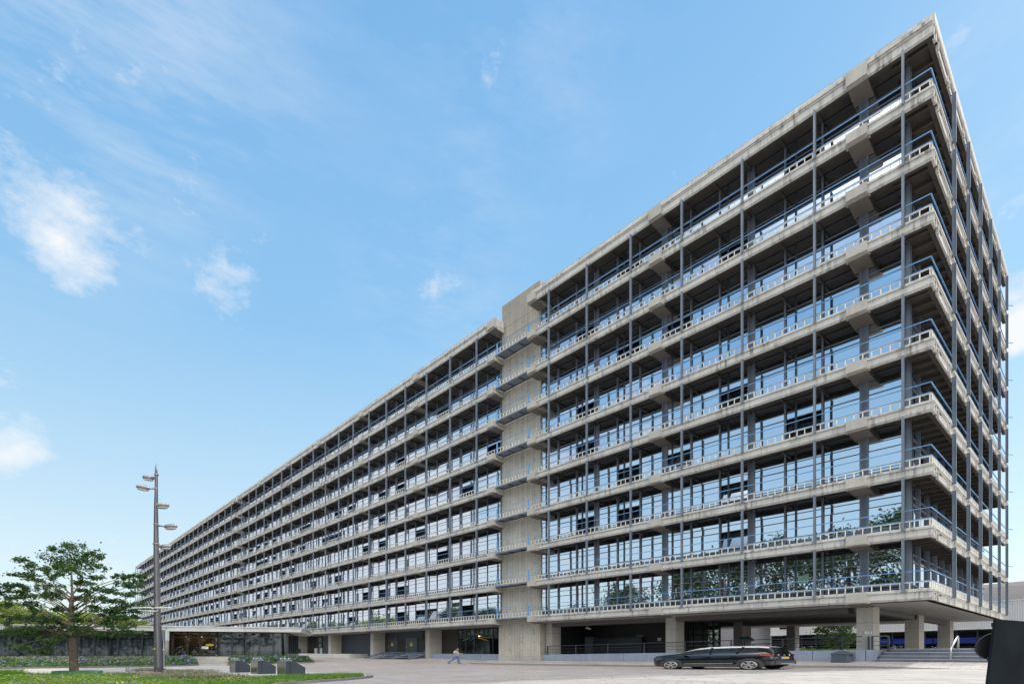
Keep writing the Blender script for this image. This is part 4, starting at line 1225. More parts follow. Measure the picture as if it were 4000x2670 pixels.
b_ = MB(); us = pu(819); c = pq(us, -.02, 2.10)
ring = [c + dirp * .42 * math.cos(a) * 1.0 + Vector((0, 0, .13 * math.sin(a))) + nrm * .01 for a in [2 * math.pi * k / 24 for k in range(24)]]
b_.add(ring + [p - nrm * .02 for p in ring], [tuple(range(24)), tuple(reversed(range(24, 48)))] + [(i, (i + 1) % 24, 24 + (i + 1) % 24, 24 + i) for i in range(24)])
so2 = b_.build('oval_sticker', 'wyellow', eo)
b_ = MB(); b_.obox(c + nrm * .02, dirp * .28, nrm * .004, Vector((0, 0, .022))); b_.build('sticker_bar', 'black', so2)
b_ = MB(); b_.obox(pq(pu(801), -.02, 1.80), dirp * .33, nrm * .008, Vector((0, 0, .14))); b_.build('paper_notice', 'white', eo)
b_ = MB(); pbox(b_, ue0 - .6, ue1 + .8, 4.0, 4.2, zb_, zc_); pbox(b_, ue0 - .7, ue0 - .5, .6, 4.0, zb_, zc_, 1); pbox(b_, ue1 + .6, ue1 + .8, .7, 4.0, zb_, zc_, 1)
pbox(b_, ue0 - .6, ue1 + .8, .4, 4.0, zc_ - .14, zc_ - .10, 2)
b_.build('lobby_wall', ['stonewall', 'warmwall', 'pavroof'], pv)
lampm = emis('lobby_lamp', (1, .62, .22), 3.0)
for px_ in (692, 752, 821):
    b_ = MB(); b_.tube([pq(pu(px_), 3.7, 2.95), pq(pu(px_), 3.7, 3.1)], .09, 10); b_.build('wall_lamp', lampm, pv)
    L = bpy.data.lights.new('lobby_spot', 'POINT'); L.energy = 5; L.color = (1, .62, .26); L.shadow_soft_size = .1
    lo = bpy.data.objects.new('lobby_spot', L); COL.objects.link(lo); lo.parent = pv; lo.location = pq(pu(px_), 3.55, 2.75) - ORG[pv.name]
b_ = MB(); pbox(b_, -3, LP - 1, 8, 8.2, zb_, zc_); b_.build('inner_wall', 'interior', pv)
# entrance steps
b_ = MB(); u0_, u1_ = pu(752), pu(905)
for i in range(4):
    pbox(b_, u0_ - .15 * (3 - i), u1_ + 2, -1.1 - .95 * (3 - i) - .95, -.1, 0.0, .22 + .155 * (i + 1) - .002 * (4 - i))
b_.build('steps', 'plinth', pv)

# ================================================================== PLANTING
M['leaf'] = leafmat('tree_leaves', (.022, .055, .018), (.055, .11, .028), .30)
M['leafy'] = leafmat('yellow_green_leaves', (.14, .18, .035), (.23, .25, .07), .42, .25)
M['leafd'] = leafmat('dark_leaves', (.015, .036, .013), (.034, .064, .02), .25, .4)
M['ivy'] = leafmat('ivy_leaves', (.10, .165, .026), (.20, .27, .05), .32, 2.0)
M['hedge'] = leafmat('ground_cover_leaves', (.04, .10, .025), (.09, .18, .04), .25, 1.2)
M['sage'] = leafmat('sage_leaves', (.11, .14, .09), (.20, .22, .15), .2, 1.2)
M['grass'] = leafmat('grass_blades', (.07, .17, .02), (.15, .28, .04), .35, 2)
M['dry'] = leafmat('seed_heads', (.26, .22, .18), (.42, .37, .32), .2, 3)
M['purple'] = paint('purple_petals', (.18, .125, .44), .6, 0, .25, 5)
M['orange'] = paint('orange_petals', (.75, .42, .03), .6, 0, .2, 5)
M['bark'] = paint('bark', (.15, .125, .09), .9, 0, .4, 6)
M['tub'] = paint('green_tub', (.03, .13, .09), .5)

def loftpatch(name, front, back, mat, nv=6, lift=0):
    """heightfield between two polylines (same length)"""
    b_ = MB(); n = len(front); vs = []
    for j in range(nv + 1):
        t_ = j / nv
        for i in range(n):
            p = Vector(front[i]).lerp(Vector(back[i]), t_)
            p.z += lift * math.sin(math.pi * min(1, t_ * 1.0)) * .5
            vs.append(p)
    b_.add(vs, [(j * n + i, j * n + i + 1, (j + 1) * n + i + 1, (j + 1) * n + i) for j in range(nv) for i in range(n - 1)], 0, True)
    o = b_.build(name, mat, org=(0, 0, 0)); tag(o, kind='structure'); return o
def pick(front, back, rs):
    u = rs.random() * (len(front) - 1.001); i = int(u); f_ = u - i; v = rs.random()
    return Vector(front[i]).lerp(Vector(front[i + 1]), f_).lerp(Vector(back[i]).lerp(Vector(back[i + 1]), f_), v), u / (len(front) - 1), v
rs = random.Random(3)
# raised bed in front of the pavilion (left of its steps)
def bedpts(pxs, pys): return [ground_at(a, c) for a, c in zip(pxs, pys)]
fpx = [-400, -200, 0, 150, 300, 450, 600, 700, 775]; fpy = [2613, 2611, 2609, 2607, 2605.5, 2604, 2601, 2599, 2596]
bf = bedpts(fpx, fpy); bb_ = [pq(min(pu(p_) , pu(748)), -.25, zb_) for p_ in fpx]
loftpatch('flower_bed', bf, bb_, 'soil')
fpx2 = [890, 960, 1040, 1120, 1180, 1228]; fpy2 = [2598, 2595, 2592, 2589.5, 2588, 2586.5]
bf2 = bedpts(fpx2, fpy2); bb2 = [pq(pu(p_), -.4, zb_) for p_ in (900, 960, 1020, 1075, 1120)] + [at(1180, 60.5, 2563)]
loftpatch('flower_bed', bf2, bb2, 'soil')
def cover(name, parts, label, cat):
    pass
gc, sg, fl = MB(), MB(), MB()
def bedfill(front, back, n, rs, sagezone):
    for _ in range(n):
        p, u, v = pick(front, back, rs)
        hump = .22 * math.sin(math.pi * min(1, v * 1.1)) if v < .9 else 0
        kind = sagezone(u, v) + rs.uniform(-.25, .25) + .5 * mn.noise(p * .35)
        nz = Vector((rs.uniform(-.8, .8), rs.uniform(-.8, .8), 1))
        q = p + Vector((0, 0, hump + rs.random() * .16))
        (sg if kind > .5 else gc).leaf(q, rs.uniform(.14, .30), nz, 0, .55)
        if rs.random() < .032 * (1 if v < .55 else .15) and kind < .62:
            for k_ in range(rs.randint(1, 3)):
                fl.leaf(q + Vector((rs.uniform(-.1, .1), rs.uniform(-.1, .1), .1)), rs.uniform(.11, .18), (rs.uniform(-.5, .8), rs.uniform(-.8, .2), .8), 0, .9)
bedfill(bf, bb_, 15000, rs, lambda u, v: .75 if (.42 < u < .75 and .2 < v < .9) or (.25 < u < .5 and v > .5) else .2)
bedfill(bf2, bb2, 6500, rs, lambda u, v: .8 if v > .75 and u < .35 else .15)
tag(gc.build('ground_cover', 'hedge', org=(0, 0, 0)), 'leafy green ground cover in the raised beds before the pavilion', 'ground cover', kind='stuff')
tag(sg.build('sage_plants', 'sage', org=(0, 0, 0)), 'grey green bushy plants in the raised beds before the pavilion', 'plants', kind='stuff')
tag(fl.build('purple_flowers', 'purple', org=(0, 0, 0)), 'small purple flowers scattered over the raised beds', 'flowers', kind='stuff')
# kerb along the beds
b_ = MB()
def kerbline(b_, pts, w_=.22, h_=.16):
    for p0, p1 in zip(pts, pts[1:]):
        b_.bar(p0 + Vector((0, 0, h_ / 2 - .03)), p1 + Vector((0, 0, h_ / 2 - .03)), w_, h_)
kerbline(b_, [ground_at(a, c + 1.5) for a, c in zip(fpx, fpy)]); kerbline(b_, [ground_at(a, c + 1.2) for a, c in zip(fpx2, fpy2)]); kerbline(b_, [bf2[-1], bb2[-1]])
tag(b_.build('bed_kerb', 'kerb', org=(0, 0, 0)), kind='structure')
# pale path between beds and lawn
pf = [ground_at(a, c) for a, c in ((-400, 2650), (0, 2640), (300, 2640), (600, 2638), (800, 2636), (900, 2634))]
pk = [ground_at(a, c) for a, c in ((-400, 2615), (0, 2611), (300, 2608), (600, 2604), (800, 2598.5), (900, 2598))]
b_ = MB(); n = len(pf); b_.add([p + Vector((0, 0, .006)) for p in pf + pk], [(i, i + 1, n + i + 1, n + i) for i in range(n - 1)], 0, True)
tag(b_.build('path', 'path', org=(0, 0, 0)), kind='structure')
# pale slab pad around the containers
pf = [ground_at(a, c) for a, c in ((780, 2668), (950, 2668), (1100, 2662), (1250, 2654), (1350, 2647), (1440, 2642))]
pk = [ground_at(a, c) for a, c in ((800, 2618), (900, 2618), (1050, 2620), (1200, 2622), (1330, 2629), (1435, 2637))]
b_ = MB(); n = len(pf); b_.add([p + Vector((0, 0, .011)) for p in pf + pk], [(i, i + 1, n + i + 1, n + i) for i in range(n - 1)], 0, True)
tag(b_.build('container_pad', 'pad', org=(0, 0, 0)), kind='structure')
# lawn / ivy in the foreground
lf = [ground_at(a, c) for a, c in ((-300, 2800), (0, 2790), (300, 2780), (600, 2770), (800, 2740), (950, 2700), (1100, 2671), (1250, 2660), (1350, 2653), (1420, 2645.5))]
lk = [ground_at(a, c) for a, c in ((-300, 2640), (0, 2632), (300, 2633), (600, 2630), (760, 2628), (900, 2654), (1050, 2650), (1200, 2646), (1320, 2642), (1410, 2639.5))]
b_ = MB(); n = len(lf); vs = []
for j in range(5):
    for i in range(n):
        p = lf[i].lerp(lk[i], j / 4); p.z += .02 + .07 * math.sin(math.pi * j / 4); vs.append(p)
b_.add(vs, [(j * n + i, j * n + i + 1, (j + 1) * n + i + 1, (j + 1) * n + i) for j in range(4) for i in range(n - 1)], 0, True)
tag(b_.build('lawn', 'soil', org=(0, 0, 0)), kind='structure')
iv, gr, og, dr = MB(), MB(), MB(), MB()
for _ in range(15000):
    p, u, v = pick(lf, lk, rs)
    p.z += .02 + .07 * math.sin(math.pi * v)
    nn = mn.noise(p * .5) + rs.uniform(-.3, .3)
    if nn < .22:
        iv.leaf(p + Vector((0, 0, rs.random() * .10)), rs.uniform(.08, .17), (rs.uniform(-.7, .7), rs.uniform(-.7, .7), 1), 0, .75)
    else:
        for _k in range(2):
            q = p + Vector((rs.uniform(-.08, .08), rs.uniform(-.08, .08), 0)); h_ = rs.uniform(.10, .22); d = Vector((rs.uniform(-.08, .08), rs.uniform(-.08, .08), h_)); s_ = rgt * .014
            gr.add([q - s_, q + s_, q + d], [(0, 1, 2)])
    if rs.random() < .0035 and u < .6: 
        for _k in range(4): og.leaf(p + Vector((rs.uniform(-.12, .12), rs.uniform(-.12, .12), .14 + rs.random() * .1)), rs.uniform(.035, .065), (rs.uniform(-.5, .5), rs.uniform(-.5, .5), 1), 0, .9)
tag(iv.build('ivy', 'ivy', org=(0, 0, 0)), 'bright green leafy ground cover across the foreground lawn', 'ground cover', kind='stuff')
tag(gr.build('grass', 'grass', org=(0, 0, 0)), 'short green grass between the foreground leaves', 'grass', kind='stuff')
tag(og.build('orange_flowers', 'orange', org=(0, 0, 0)), 'small orange flowers in the foreground lawn', 'flowers', kind='stuff')
# lawn kerb (curved tip)
b_ = MB(); kerbline(b_, [ground_at(a, c) for a, c in ((950, 2703), (1100, 2673), (1250, 2662), (1350, 2655), (1415, 2648.5), (1442, 2645), (1450, 2642), (1440, 2639.5))], .2, .12)
tag(b_.build('lawn_kerb', 'kerb', org=(0, 0, 0)), kind='structure')
# ornamental grass tufts with pale seed heads round the lamp, and a dense grass clump far left
def tuft(name, px_, py_, r_, hgt, n, label, cat, mats, head):
    c = ground_at(px_, py_); b_ = MB()
    for _ in range(n):
        a = rs.random() * 6.28; rr = r_ * math.sqrt(rs.random()); q = c + rgt * rr * math.cos(a) * 1.6 + fwd * rr * math.sin(a) * .6
        d = Vector((rs.uniform(-.5, .5), rs.uniform(-.5, .5), 0)) * hgt * .7 + Vector((0, 0, hgt * rs.uniform(.55, 1)))
        s_ = rgt * .009; m_ = q + d * .55 + Vector((0, 0, .05 * hgt))
        b_.add([q - s_, q + s_, m_ + s_ * .7, m_ - s_ * .7], [(0, 1, 2, 3)]); b_.add([m_ - s_ * .7, m_ + s_ * .7, q + d], [(0, 1, 2)])
        if head and rs.random() < .8:
            for k in range(2): b_.leaf(q + d * (1 - .06 * k), rs.uniform(.06, .11), (rs.uniform(-1, 1), -1, rs.uniform(-.3, .6)), 1, .5)
    tag(b_.build(name, mats), label, cat, 'grass tufts in the lawn')
tuft('ornamental_grass', 720, 2664, 1.15, .42, 900, 'feathery pale-headed grass tuft right of the lamp post foot', 'ornamental grass', ['sage', 'dry'], True)
tuft('ornamental_grass', 830, 2664, .9, .36, 600, 'feathery pale-headed grass tuft nearest the waste containers', 'ornamental grass', ['sage', 'dry'], True)
tuft('ornamental_grass', 730, 2632, 1.2, .30, 700, 'low pale-headed grass tuft behind the lamp, beside the path', 'ornamental grass', ['sage', 'dry'], True)
tuft('ornamental_grass', 570, 2622, .9, .28, 350, 'low pale-headed grass tuft left of the lamp, beside the path', 'ornamental grass', ['sage', 'dry'], True)
tuft('ornamental_grass', 10, 2645, .75, .55, 1100, 'dense green grass clump at the far left of the lawn', 'ornamental grass', ['grass', 'dry'], False)

# ---- front tree
TD = 32.9; TS = TD / F
tb = at(291, TD); tb.z = gz(tb.x, tb.y)
t = thing('young_tree', tb, 'young broad tree with layered dark green branches on the lawn before the pavilion', 'tree')
def tp(cx_, cy_, d=0): return at(cx_ / 3.485, TD + d, 2050 + cy_ / 3.485)
b_ = MB()
TR = [(1010, 2040, 17), (1005, 1900, 14.5), (990, 1560, 12.5), (975, 1380, 11), (965, 1150, 9), (985, 950, 5.0), (975, 700, 3.2), (960, 480, 1.8), (930, 230, .6)]
b_.tube([tp(a, c) for a, c, r in TR], [r * TS for a, c, r in TR], 14)
b_.build('trunk', 'bark', t)
pads = [(950, 420, 300, 130), (1000, 300, 150, 60), (720, 320, 90, 35), (1230, 400, 110, 50), (1330, 560, 110, 45), (800, 590, 140, 60), (1010, 590, 250, 70), (900, 520, 220, 80), (1100, 500, 160, 60),
 (280, 465, 110, 28), (430, 555, 150, 45), (560, 600, 120, 50), (200, 670, 100, 18), (400, 690, 150, 28), (650, 715, 150, 40), (60, 805, 110, 25), (250, 820, 140, 16), (90, 905, 120, 28), (330, 875, 120, 40), (700, 830, 150, 45), (840, 920, 120, 38), (620, 945, 140, 30), (430, 965, 200, 35), (110, 975, 140, 34), (350, 1080, 170, 45), (500, 1145, 110, 35), (60, 1095, 90, 25), (820, 1120, 110, 32),
 (1300, 715, 130, 50), (1140, 775, 190, 38), (1700, 690, 120, 22), (1880, 670, 150, 32), (1650, 800, 150, 50), (1870, 790, 130, 36), (1500, 900, 150, 45), (1750, 930, 170, 36), (1200, 990, 170, 38), (1400, 1010, 110, 30), (1600, 1040, 160, 36), (1850, 1070, 180, 38), (1230, 1110, 140, 18), (1450, 1165, 180, 32), (1700, 1150, 200, 38), (1920, 1150, 100, 26), (1550, 1235, 170, 28), (1870, 1245, 110, 22),
 (110, 1250, 150, 45), (330, 1265, 130, 32), (550, 1255, 200, 36), (760, 1290, 120, 28), (600, 1350, 250, 40), (320, 1400, 200, 32), (100, 1460, 130, 36), (560, 1480, 170, 42), (650, 1570, 120, 34), (1110, 1290, 90, 22), (1050, 1400, 140, 38), (1250, 1440, 170, 36), (1500, 1330, 220, 42), (1640, 1400, 150, 36), (1810, 1450, 170, 22), (1090, 880, 80, 20), (1330, 870, 90, 18), (1040, 1230, 60, 18),
 (200, 1640, 170, 26), (420, 1720, 150, 20), (640, 1690, 140, 26), (-60, 1330, 120, 40), (-100, 950, 120, 30), (850, 1490, 100, 28), (1400, 1490, 110, 20)]
rs = random.Random(5); crown = MB(); lim = MB()
for cx_, cy_, rw_, rh_ in pads:
    edge = abs(cx_ - 980) / 1000
    dep = rs.uniform(-1, 1) * 2.6 * math.sqrt(max(.05, 1 - min(1, edge) ** 2))
    c = tp(cx_, cy_, dep); wx, wz = rw_ / 3.485 * TS * 1.12, rh_ / 3.485 * TS * 1.3
    # limb
    if rw_ > 95 and cy_ > 640:
        root_y = min(1520, cy_ + 150 + 260 * edge)
        r0 = tp(975, root_y); mid = r0.lerp(c, .5) + Vector((0, 0, .18))
        lim.tube([r0, mid, c + Vector((0, 0, -wz * .3))], [.042, .026, .010], 6)
    nsub = 2 + int(rw_ / 40)
    for k in range(nsub):
        ox, oz = rs.uniform(-.85, .85), rs.uniform(-.7, .7)
        sc_ = c + rgt * ox * wx + fwd * rs.uniform(-.8, .8) * wx + Vector((0, 0, oz * wz - .12 * abs(ox) * wx))
        sw, sz_ = wx * rs.uniform(.20, .40), wz * rs.uniform(.32, .62) + .03
        for _ in range(int(34 + sw * 120)):
            v = Vector((rs.gauss(0, .55), rs.gauss(0, .55), rs.gauss(0, .5)))
            q = sc_ + rgt * v.x * sw + fwd * v.y * sw + Vector((0, 0, v.z * sz_ - .05 * (v.x * v.x) * sw))
            crown.leaf(q, rs.uniform(.08, .185), (rs.uniform(-.7, .7), rs.uniform(-.7, .7), rs.uniform(.1, 1)), 0, .75)
for _ in range(1500):
    cx_, cy_, rw_, rh_ = rs.choice(pads)
    c = tp(cx_ + rs.gauss(0, .75) * rw_, cy_ + rs.gauss(0, .8) * rh_, rs.uniform(-2, 2))
    crown.leaf(c, rs.uniform(.10, .2), (rs.uniform(-.8, .8), rs.uniform(-.8, .8), rs.uniform(.1, 1)), 0, .75)
lim.build('branches', 'bark', t); crown.build('crown', 'leaf', t)
# green watering tub round its foot
c = tb + Vector((0, 0, .02)); tt = thing('tree_tub', c, 'dark green rubber ring lying round the foot of the young tree', 'tree ring')
b_ = MB(); nn_ = 28; o_, i_ = [], []
for k in range(nn_):
    a = 2 * math.pi * k / nn_; e = rgt * math.cos(a) * 1.32 + fwd * math.sin(a) * .9
    for r_, z_ in ((1.0, -.05), (1.03, .19), (.97, .19), (.95, -.05)): o_.append(c + rgt * .18 + e * r_ + Vector((0, 0, z_)))
b_.add(o_, [(k * 4 + m_, ((k + 1) % nn_) * 4 + m_, ((k + 1) % nn_) * 4 + (m_ + 1) % 4, k * 4 + (m_ + 1) % 4) for k in range(nn_) for m_ in range(3)], 0, True); b_.build('rim', 'tub', tt)

# ---- other trees
def make_tree(name, loc, h_, w_, leaf, label, group=None, nclump=40, nleaf=90, size=.5, seed=1, trunk=.3, lowest=.22):
    rs = random.Random(seed); loc = Vector(loc)
    t = thing(name, loc, label, 'tree', group)
    b_ = MB(); b_.tube([loc - Vector((0, 0, .3)), loc + Vector((.1, 0, h_ * .35)), loc + Vector((-.1, .1, h_ * .7)), loc + Vector((0, 0, h_ * .92))], [trunk, trunk * .75, trunk * .4, .04], 10)
    cr = MB()
    for i in range(nclump):
        f_ = rs.uniform(lowest, 1); a = rs.random() * 6.283
        prof = math.sin(math.pi * min(1, (f_ - lowest) / (1 - lowest) * .88 + .10)) ** .65
        rr = w_ * prof * math.sqrt(rs.uniform(.15, 1))
        c = loc + Vector((rr * math.cos(a), rr * math.sin(a), h_ * f_ * .95))
        b_.tube([loc + Vector((0, 0, h_ * max(.15, f_ - .22))), loc.lerp(c, .55) + Vector((0, 0, h_ * f_ * .12)), c], [trunk * .25, trunk * .16, .03], 5)
        cs = w_ * rs.uniform(.22, .36)
        for _ in range(nleaf):
            v = Vector((rs.gauss(0, .5), rs.gauss(0, .5), rs.gauss(0, .33)))
            cr.leaf(c + v * cs, rs.uniform(.6, 1.2) * size, (rs.uniform(-1, 1), rs.uniform(-1, 1), rs.uniform(.0, 1)), 0, .7)
    b_.build('trunk', 'bark', t); cr.build('crown', leaf, t)
    return t
# across the street (mirrored in the windows)
G_ = 'tall trees mirrored in the facade'
proto = make_tree('street_tree', (-34, -62, 0), 23, 9.0, 'leafd', 'tall dark tree across the street, nearest to the facade corner', G_, 100, 85, .60, 21, .38, .08)
for i, (x, y, s_, lab) in enumerate(((-14, -64, 1.05, 'tall dark tree across the street behind the camera, rightmost'), (-23, -60, .95, 'tall dark tree across the street, second from the right'), (-45, -61, .92, 'tall dark tree across the street, fourth from the right'), (-56, -64, .84, 'middle sized tree across the street opposite the near wing'), (-68, -62, .72, 'middle sized tree across the street opposite the stair tower'), (-84, -64, .62, 'middle sized tree across the street opposite the left wing'), (-103, -66, .66, 'smaller tree across the street opposite the left wing end'), (-122, -67, .62, 'smaller tree across the street far to the left'), (-141, -68, .70, 'smaller tree across the street, second farthest to the left'), (-163, -70, .72, 'smaller tree across the street, farthest to the left'))):
    c = copy_tree(proto); c.location = (x, y, 0); c.scale = (s_, s_, s_); c.rotation_euler = (0, 0, i * 1.7); c['label'] = lab
# yellow-green trees beyond the pavilion
G2 = 'sunlit trees beyond the pavilion'
tl_ = [(-60, 104, 2345), (40, 108, 2352), (150, 115, 2385), (255, 120, 2398), (345, 112, 2392), (450, 125, 2405), (530, 140, 2425)]
labs = ['yellow green tree beyond the pavilion at the left picture edge', 'tallest yellow green tree beyond the pavilion, left of the young tree', 'yellow green tree beyond the pavilion, between the left pair and the young tree', 'yellow green tree right behind the young tree trunk', 'yellow green tree beyond the pavilion just right of the young tree trunk', 'small yellow green tree beyond the pavilion near the lamp post', 'smallest tree beyond the pavilion touching the far end of the office building']
p0 = None
for i, (px_, d_, ty) in enumerate(tl_):
    c = at(px_, d_); hh = EYE + (HY - ty) * d_ / F
    if p0 is None: p0 = make_tree('park_tree', c, hh, 6.5, 'leafy', labs[0], G2, 46, 80, .6, 33, .25, .2); h0 = hh
    else:
        k_ = copy_tree(p0); s_ = hh / h0; k_.location = c; k_.scale = (s_ * 1.15, s_ * 1.15, s_); k_.rotation_euler = (0, 0, i * 2.1); k_['label'] = labs[i]
# tree behind the undercroft
c = at(3285, 70); c.z = .9
make_tree('courtyard_tree', c, 6.5, 2.7, 'leaf', 'small green tree seen under the building before the corrugated hall', None, 34, 70, .34, 8, .12, .18)

# ================================================================== HALL behind on the right
M['corr'] = corrug('corrugated_pale', (.72, .72, .73), 1.35, 'X', 0, .82)
M['corrd'] = corrug('corrugated_dark', (.27, .28, .30), 1.6, 'X', 0, .7)
M['brownroof'] = paint('brown_roof', (.095, .08, .082), .7, 0, .12, .3)
M['bluepanel'] = paint('blue_panel', (.010, .028, .27), .4)
M['palepane'] = paint('pale_window', (.42, .52, .55), .3)
def hd(px): return 85 * 2352 / (px - 1048.0)
ha, hb2 = at(3009, hd(3009)), at(4400, hd(4400))
hdir = (hb2 - ha).normalized(); HL = (hb2 - ha).length; hn = Vector((-hdir.y, hdir.x, 0))
if hn.dot(Vector((CX, CY, 0)) - ha) > 0: hn = -hn       # hn points away from the camera
hall = thing('industrial_hall', (ha.x, ha.y, 0), 'pale corrugated hall with dark ground floor windows and a curved brown roof', 'building')
def hbx(bm, u0, u1, d0, d1, z0, z1, m=0):
    c = ha + hdir * (u0 + u1) / 2 + hn * (d0 + d1) / 2; bm.obox((c.x, c.y, (z0 + z1) / 2), hdir * (u1 - u0) / 2, hn * (d1 - d0) / 2, (0, 0, (z1 - z0) / 2), m)
def hu(px):
    p = at(px, hd(px)); return (p - ha).dot(hdir)
b_ = MB(); hbx(b_, 0, HL, 0, 30, 4.4, 7.75); hbx(b_, -.02, HL, -.06, 0, 4.3, 4.45, 1); hbx(b_, 0, HL, -.05, 0, 7.7, 7.9, 1)
b_.build('wall', ['corr', 'pavroof'], hall)
b_ = MB(); prof = [(0, 7.9), (2.5, 8.9), (6, 10.2), (11, 11.2), (20, 11.6), (30, 11.2), (30, 7.9)]
A_ = ha + hdir * (HL * .3)
b_.prism(prof, lambda p, q: (ha + hdir * -8 + hn * p) + Vector((0, 0, q)), lambda p, q: (ha + hdir * HL + hn * p) + Vector((0, 0, q)), flip=True)
b_.build('roof', 'brownroof', hall)
b_ = MB(); hbx(b_, 0, HL, .6, .8, 0, 4.3); b_.build('ground_floor_wall', 'black', hall)
us_ = [hu(p_) for p_ in (3009, 3070, 3125, 3180, 3230, 3300, 3345, 3432, 3478, 3535, 3605, 3660, 3727, 3810, 3880, 3960, 4060, 4160, 4300)]
for u0, u1 in zip(us_, us_[1:]):
    f_ = MB(); hbx(f_, u0, u0 + .18, .3, .5, .5, 4.3)
    for z in (.5, 1.75, 2.55, 3.15, 4.15): hbx(f_, u0 + .18, u1, .32, .48, z, z + .12)
    fo = f_.build('window', 'dark', hall)
    g_ = MB(); hbx(g_, u0 + .18, u1, .40, .42, 3.27, 4.15); hbx(g_, u0 + .18, u1, .40, .42, 1.87, 2.55); g_.build('pane', 'glass_dark', fo)
    g_ = MB(); hbx(g_, u0 + .18, u1, .40, .42, .9, 1.75); g_.build('pane', 'palepane', fo)
for pa, pb in ((3432, 3476), (3480, 3530), (3605, 3637), (3642, 3660), (3730, 3808)):
    g_ = MB(); hbx(g_, hu(pa), hu(pb), .26, .31, 2.5, 3.25); g_.build('blue_panel', 'bluepanel', hall)
b_ = MB(); hbx(b_, .3, hu(3068), -.02, .3, 4.5, 7.2); b_.build('plain_panel', 'pavroof', hall)
f_ = MB(); u0 = hu(3037); hbx(f_, u0, u0 + 2.6, -.06, -.021, 5.3, 6.6); fo = f_.build('window', 'white', hall); g_ = MB(); hbx(g_, u0 + .5, u0 + 2.4, -.075, -.061, 5.4, 6.5); g_.build('pane', 'glass_dark', fo)
# darker shed to its left
sa, sb = at(2640, 112), at(3009, 104)
sd = thing('corrugated_shed', ((sa.x + sb.x) / 2, (sa.y + sb.y) / 2, 0), 'dark grey corrugated shed left of the pale hall, seen under the building', 'building')
b_ = MB(); d_ = (sb - sa); L_ = d_.length; d_.normalize(); n2 = Vector((-d_.y, d_.x, 0))
if n2.dot(Vector((CX, CY, 0)) - sa) > 0: n2 = -n2
cc = (sa + sb) / 2 + n2 * 6; b_.obox((cc.x, cc.y, 3.6), d_ * L_ / 2, n2 * 6, (0, 0, 3.6)); b_.build('wall', 'corrd', sd)
b_ = MB(); b_.obox((cc.x, cc.y, 7.35), d_ * (L_ / 2 + .2), n2 * 6.2, (0, 0, .15)); b_.build('roof', 'framegrey', sd)
# planter strip with flowers on the courtyard edge
b_ = MB(); rs = random.Random(9)
for _ in range(1500):
    p_ = rs.uniform(3120, 3345); c = at(p_, rs.uniform(66, 69)); c.z = 1.2 + rs.random() * .5
    b_.leaf(c, rs.uniform(.15, .3), (rs.uniform(-1, 1), rs.uniform(-1, 1), .6), 1 if rs.random() < .12 else 0, .7)
tag(b_.build('courtyard_plants', ['ivy', 'purple']), 'low leafy plants with purple flowers in the courtyard under the small tree', 'plants', kind='stuff')
# bicycles
def bike(loc, rz, col, label):
    t = thing('bicycle', loc, label, 'bicycle', 'bicycles parked in the courtyard', rz, True)
    for x in (-.55, .55):
        b_ = MB(); b_.tube([(x + .34 * math.cos(a), 0, .35 + .34 * math.sin(a)) for a in [2 * math.pi * k / 20 for k in range(21)]], .025, 6, cap=False)
        for k in range(6): a = math.pi * k / 6; b_.bar((x + .33 * math.cos(a), 0, .35 + .33 * math.sin(a)), (x - .33 * math.cos(a), 0, .35 - .33 * math.sin(a)), .006)
        b_.build('wheel', 'tyre', t, local=True)
    b_ = MB()
    for p, q in (((-.55, 0, .35), (-.05, 0, .33)), ((-.05, 0, .33), (-.2, 0, .85)), ((-.55, 0, .35), (-.17, 0, .75)), ((-.05, 0, .33), (.42, 0, .78)), ((-.17, 0, .75), (.40, 0, .85)), ((.38, 0, .95), (.55, 0, .35))): b_.tube([p, q], .022, 6)
    b_.build('frame', col, t, local=True)
    b_ = MB(); b_.ell((-.22, 0, .88), (.13, .07, .04)); b_.build('saddle', 'black', t, local=True)
    b_ = MB(); b_.tube([(.30, -.28, 1.0), (.4, -.1, .98), (.4, .1, .98), (.30, .28, 1.0)], .018, 6); b_.build('handlebar', 'chrome', t, local=True)
for px_, d_, rz, col, lab in ((3128, 66, .4, 'white', 'white bicycle leaning beside the inner concrete column'), (3172, 67, 2.2, 'black', 'black bicycle by the courtyard railing left of the small tree'), (3480, 58, .7, 'white', 'white bicycle right of the column numbered 10'), (3510, 59, .9, 'wgreen', 'green bicycle parked behind the white one'), (3650, 57, .6, 'chrome', 'silver bicycle between the two rear columns')):
    c = at(px_, d_); c.z = 1.0; bike(c, rz, col, lab)

# ================================================================== SKY, SUN, CAMERA
EXPO = .6
K0 = 1 / (.15 * 2 ** EXPO)
CLOUD, FILL_GLOW = [K0 * v for v in (.96, .98, 1.0)], [K0 * v for v in (5.6, 5.35, 5.0)]
sun_az = Vector((.27, .96, 0)).normalized(); EL = R(46)
sv = Vector((sun_az.x * math.cos(EL), sun_az.y * math.cos(EL), math.sin(EL)))
wo = bpy.data.worlds.new('World'); SC.world = wo; wo.use_nodes = True; nt = wo.node_tree
bg = nt.nodes['Background']; bg.inputs[1].default_value = .15
sky = nt.nodes.new('ShaderNodeTexSky'); sky.sky_type = 'NISHITA'; sky.sun_disc = False
sky.sun_elevation = EL; sky.sun_rotation = math.atan2(sun_az.x, sun_az.y); sky.air_density = 1.0; sky.dust_density = .6; sky.ozone_density = 1.2
tc = nt.nodes.new('ShaderNodeTexCoord')
def direction(px, py): 
    r = ray(px); return Vector((r[0], r[1], (HY - py) / F)).normalized()
mp = nt.nodes.new('ShaderNodeMapping'); mp.inputs['Scale'].default_value = (1, 1, 1.7); mp.inputs['Rotation'].default_value = (.5, .35, 0); nt.links.new(tc.outputs['Generated'], mp.inputs[0])
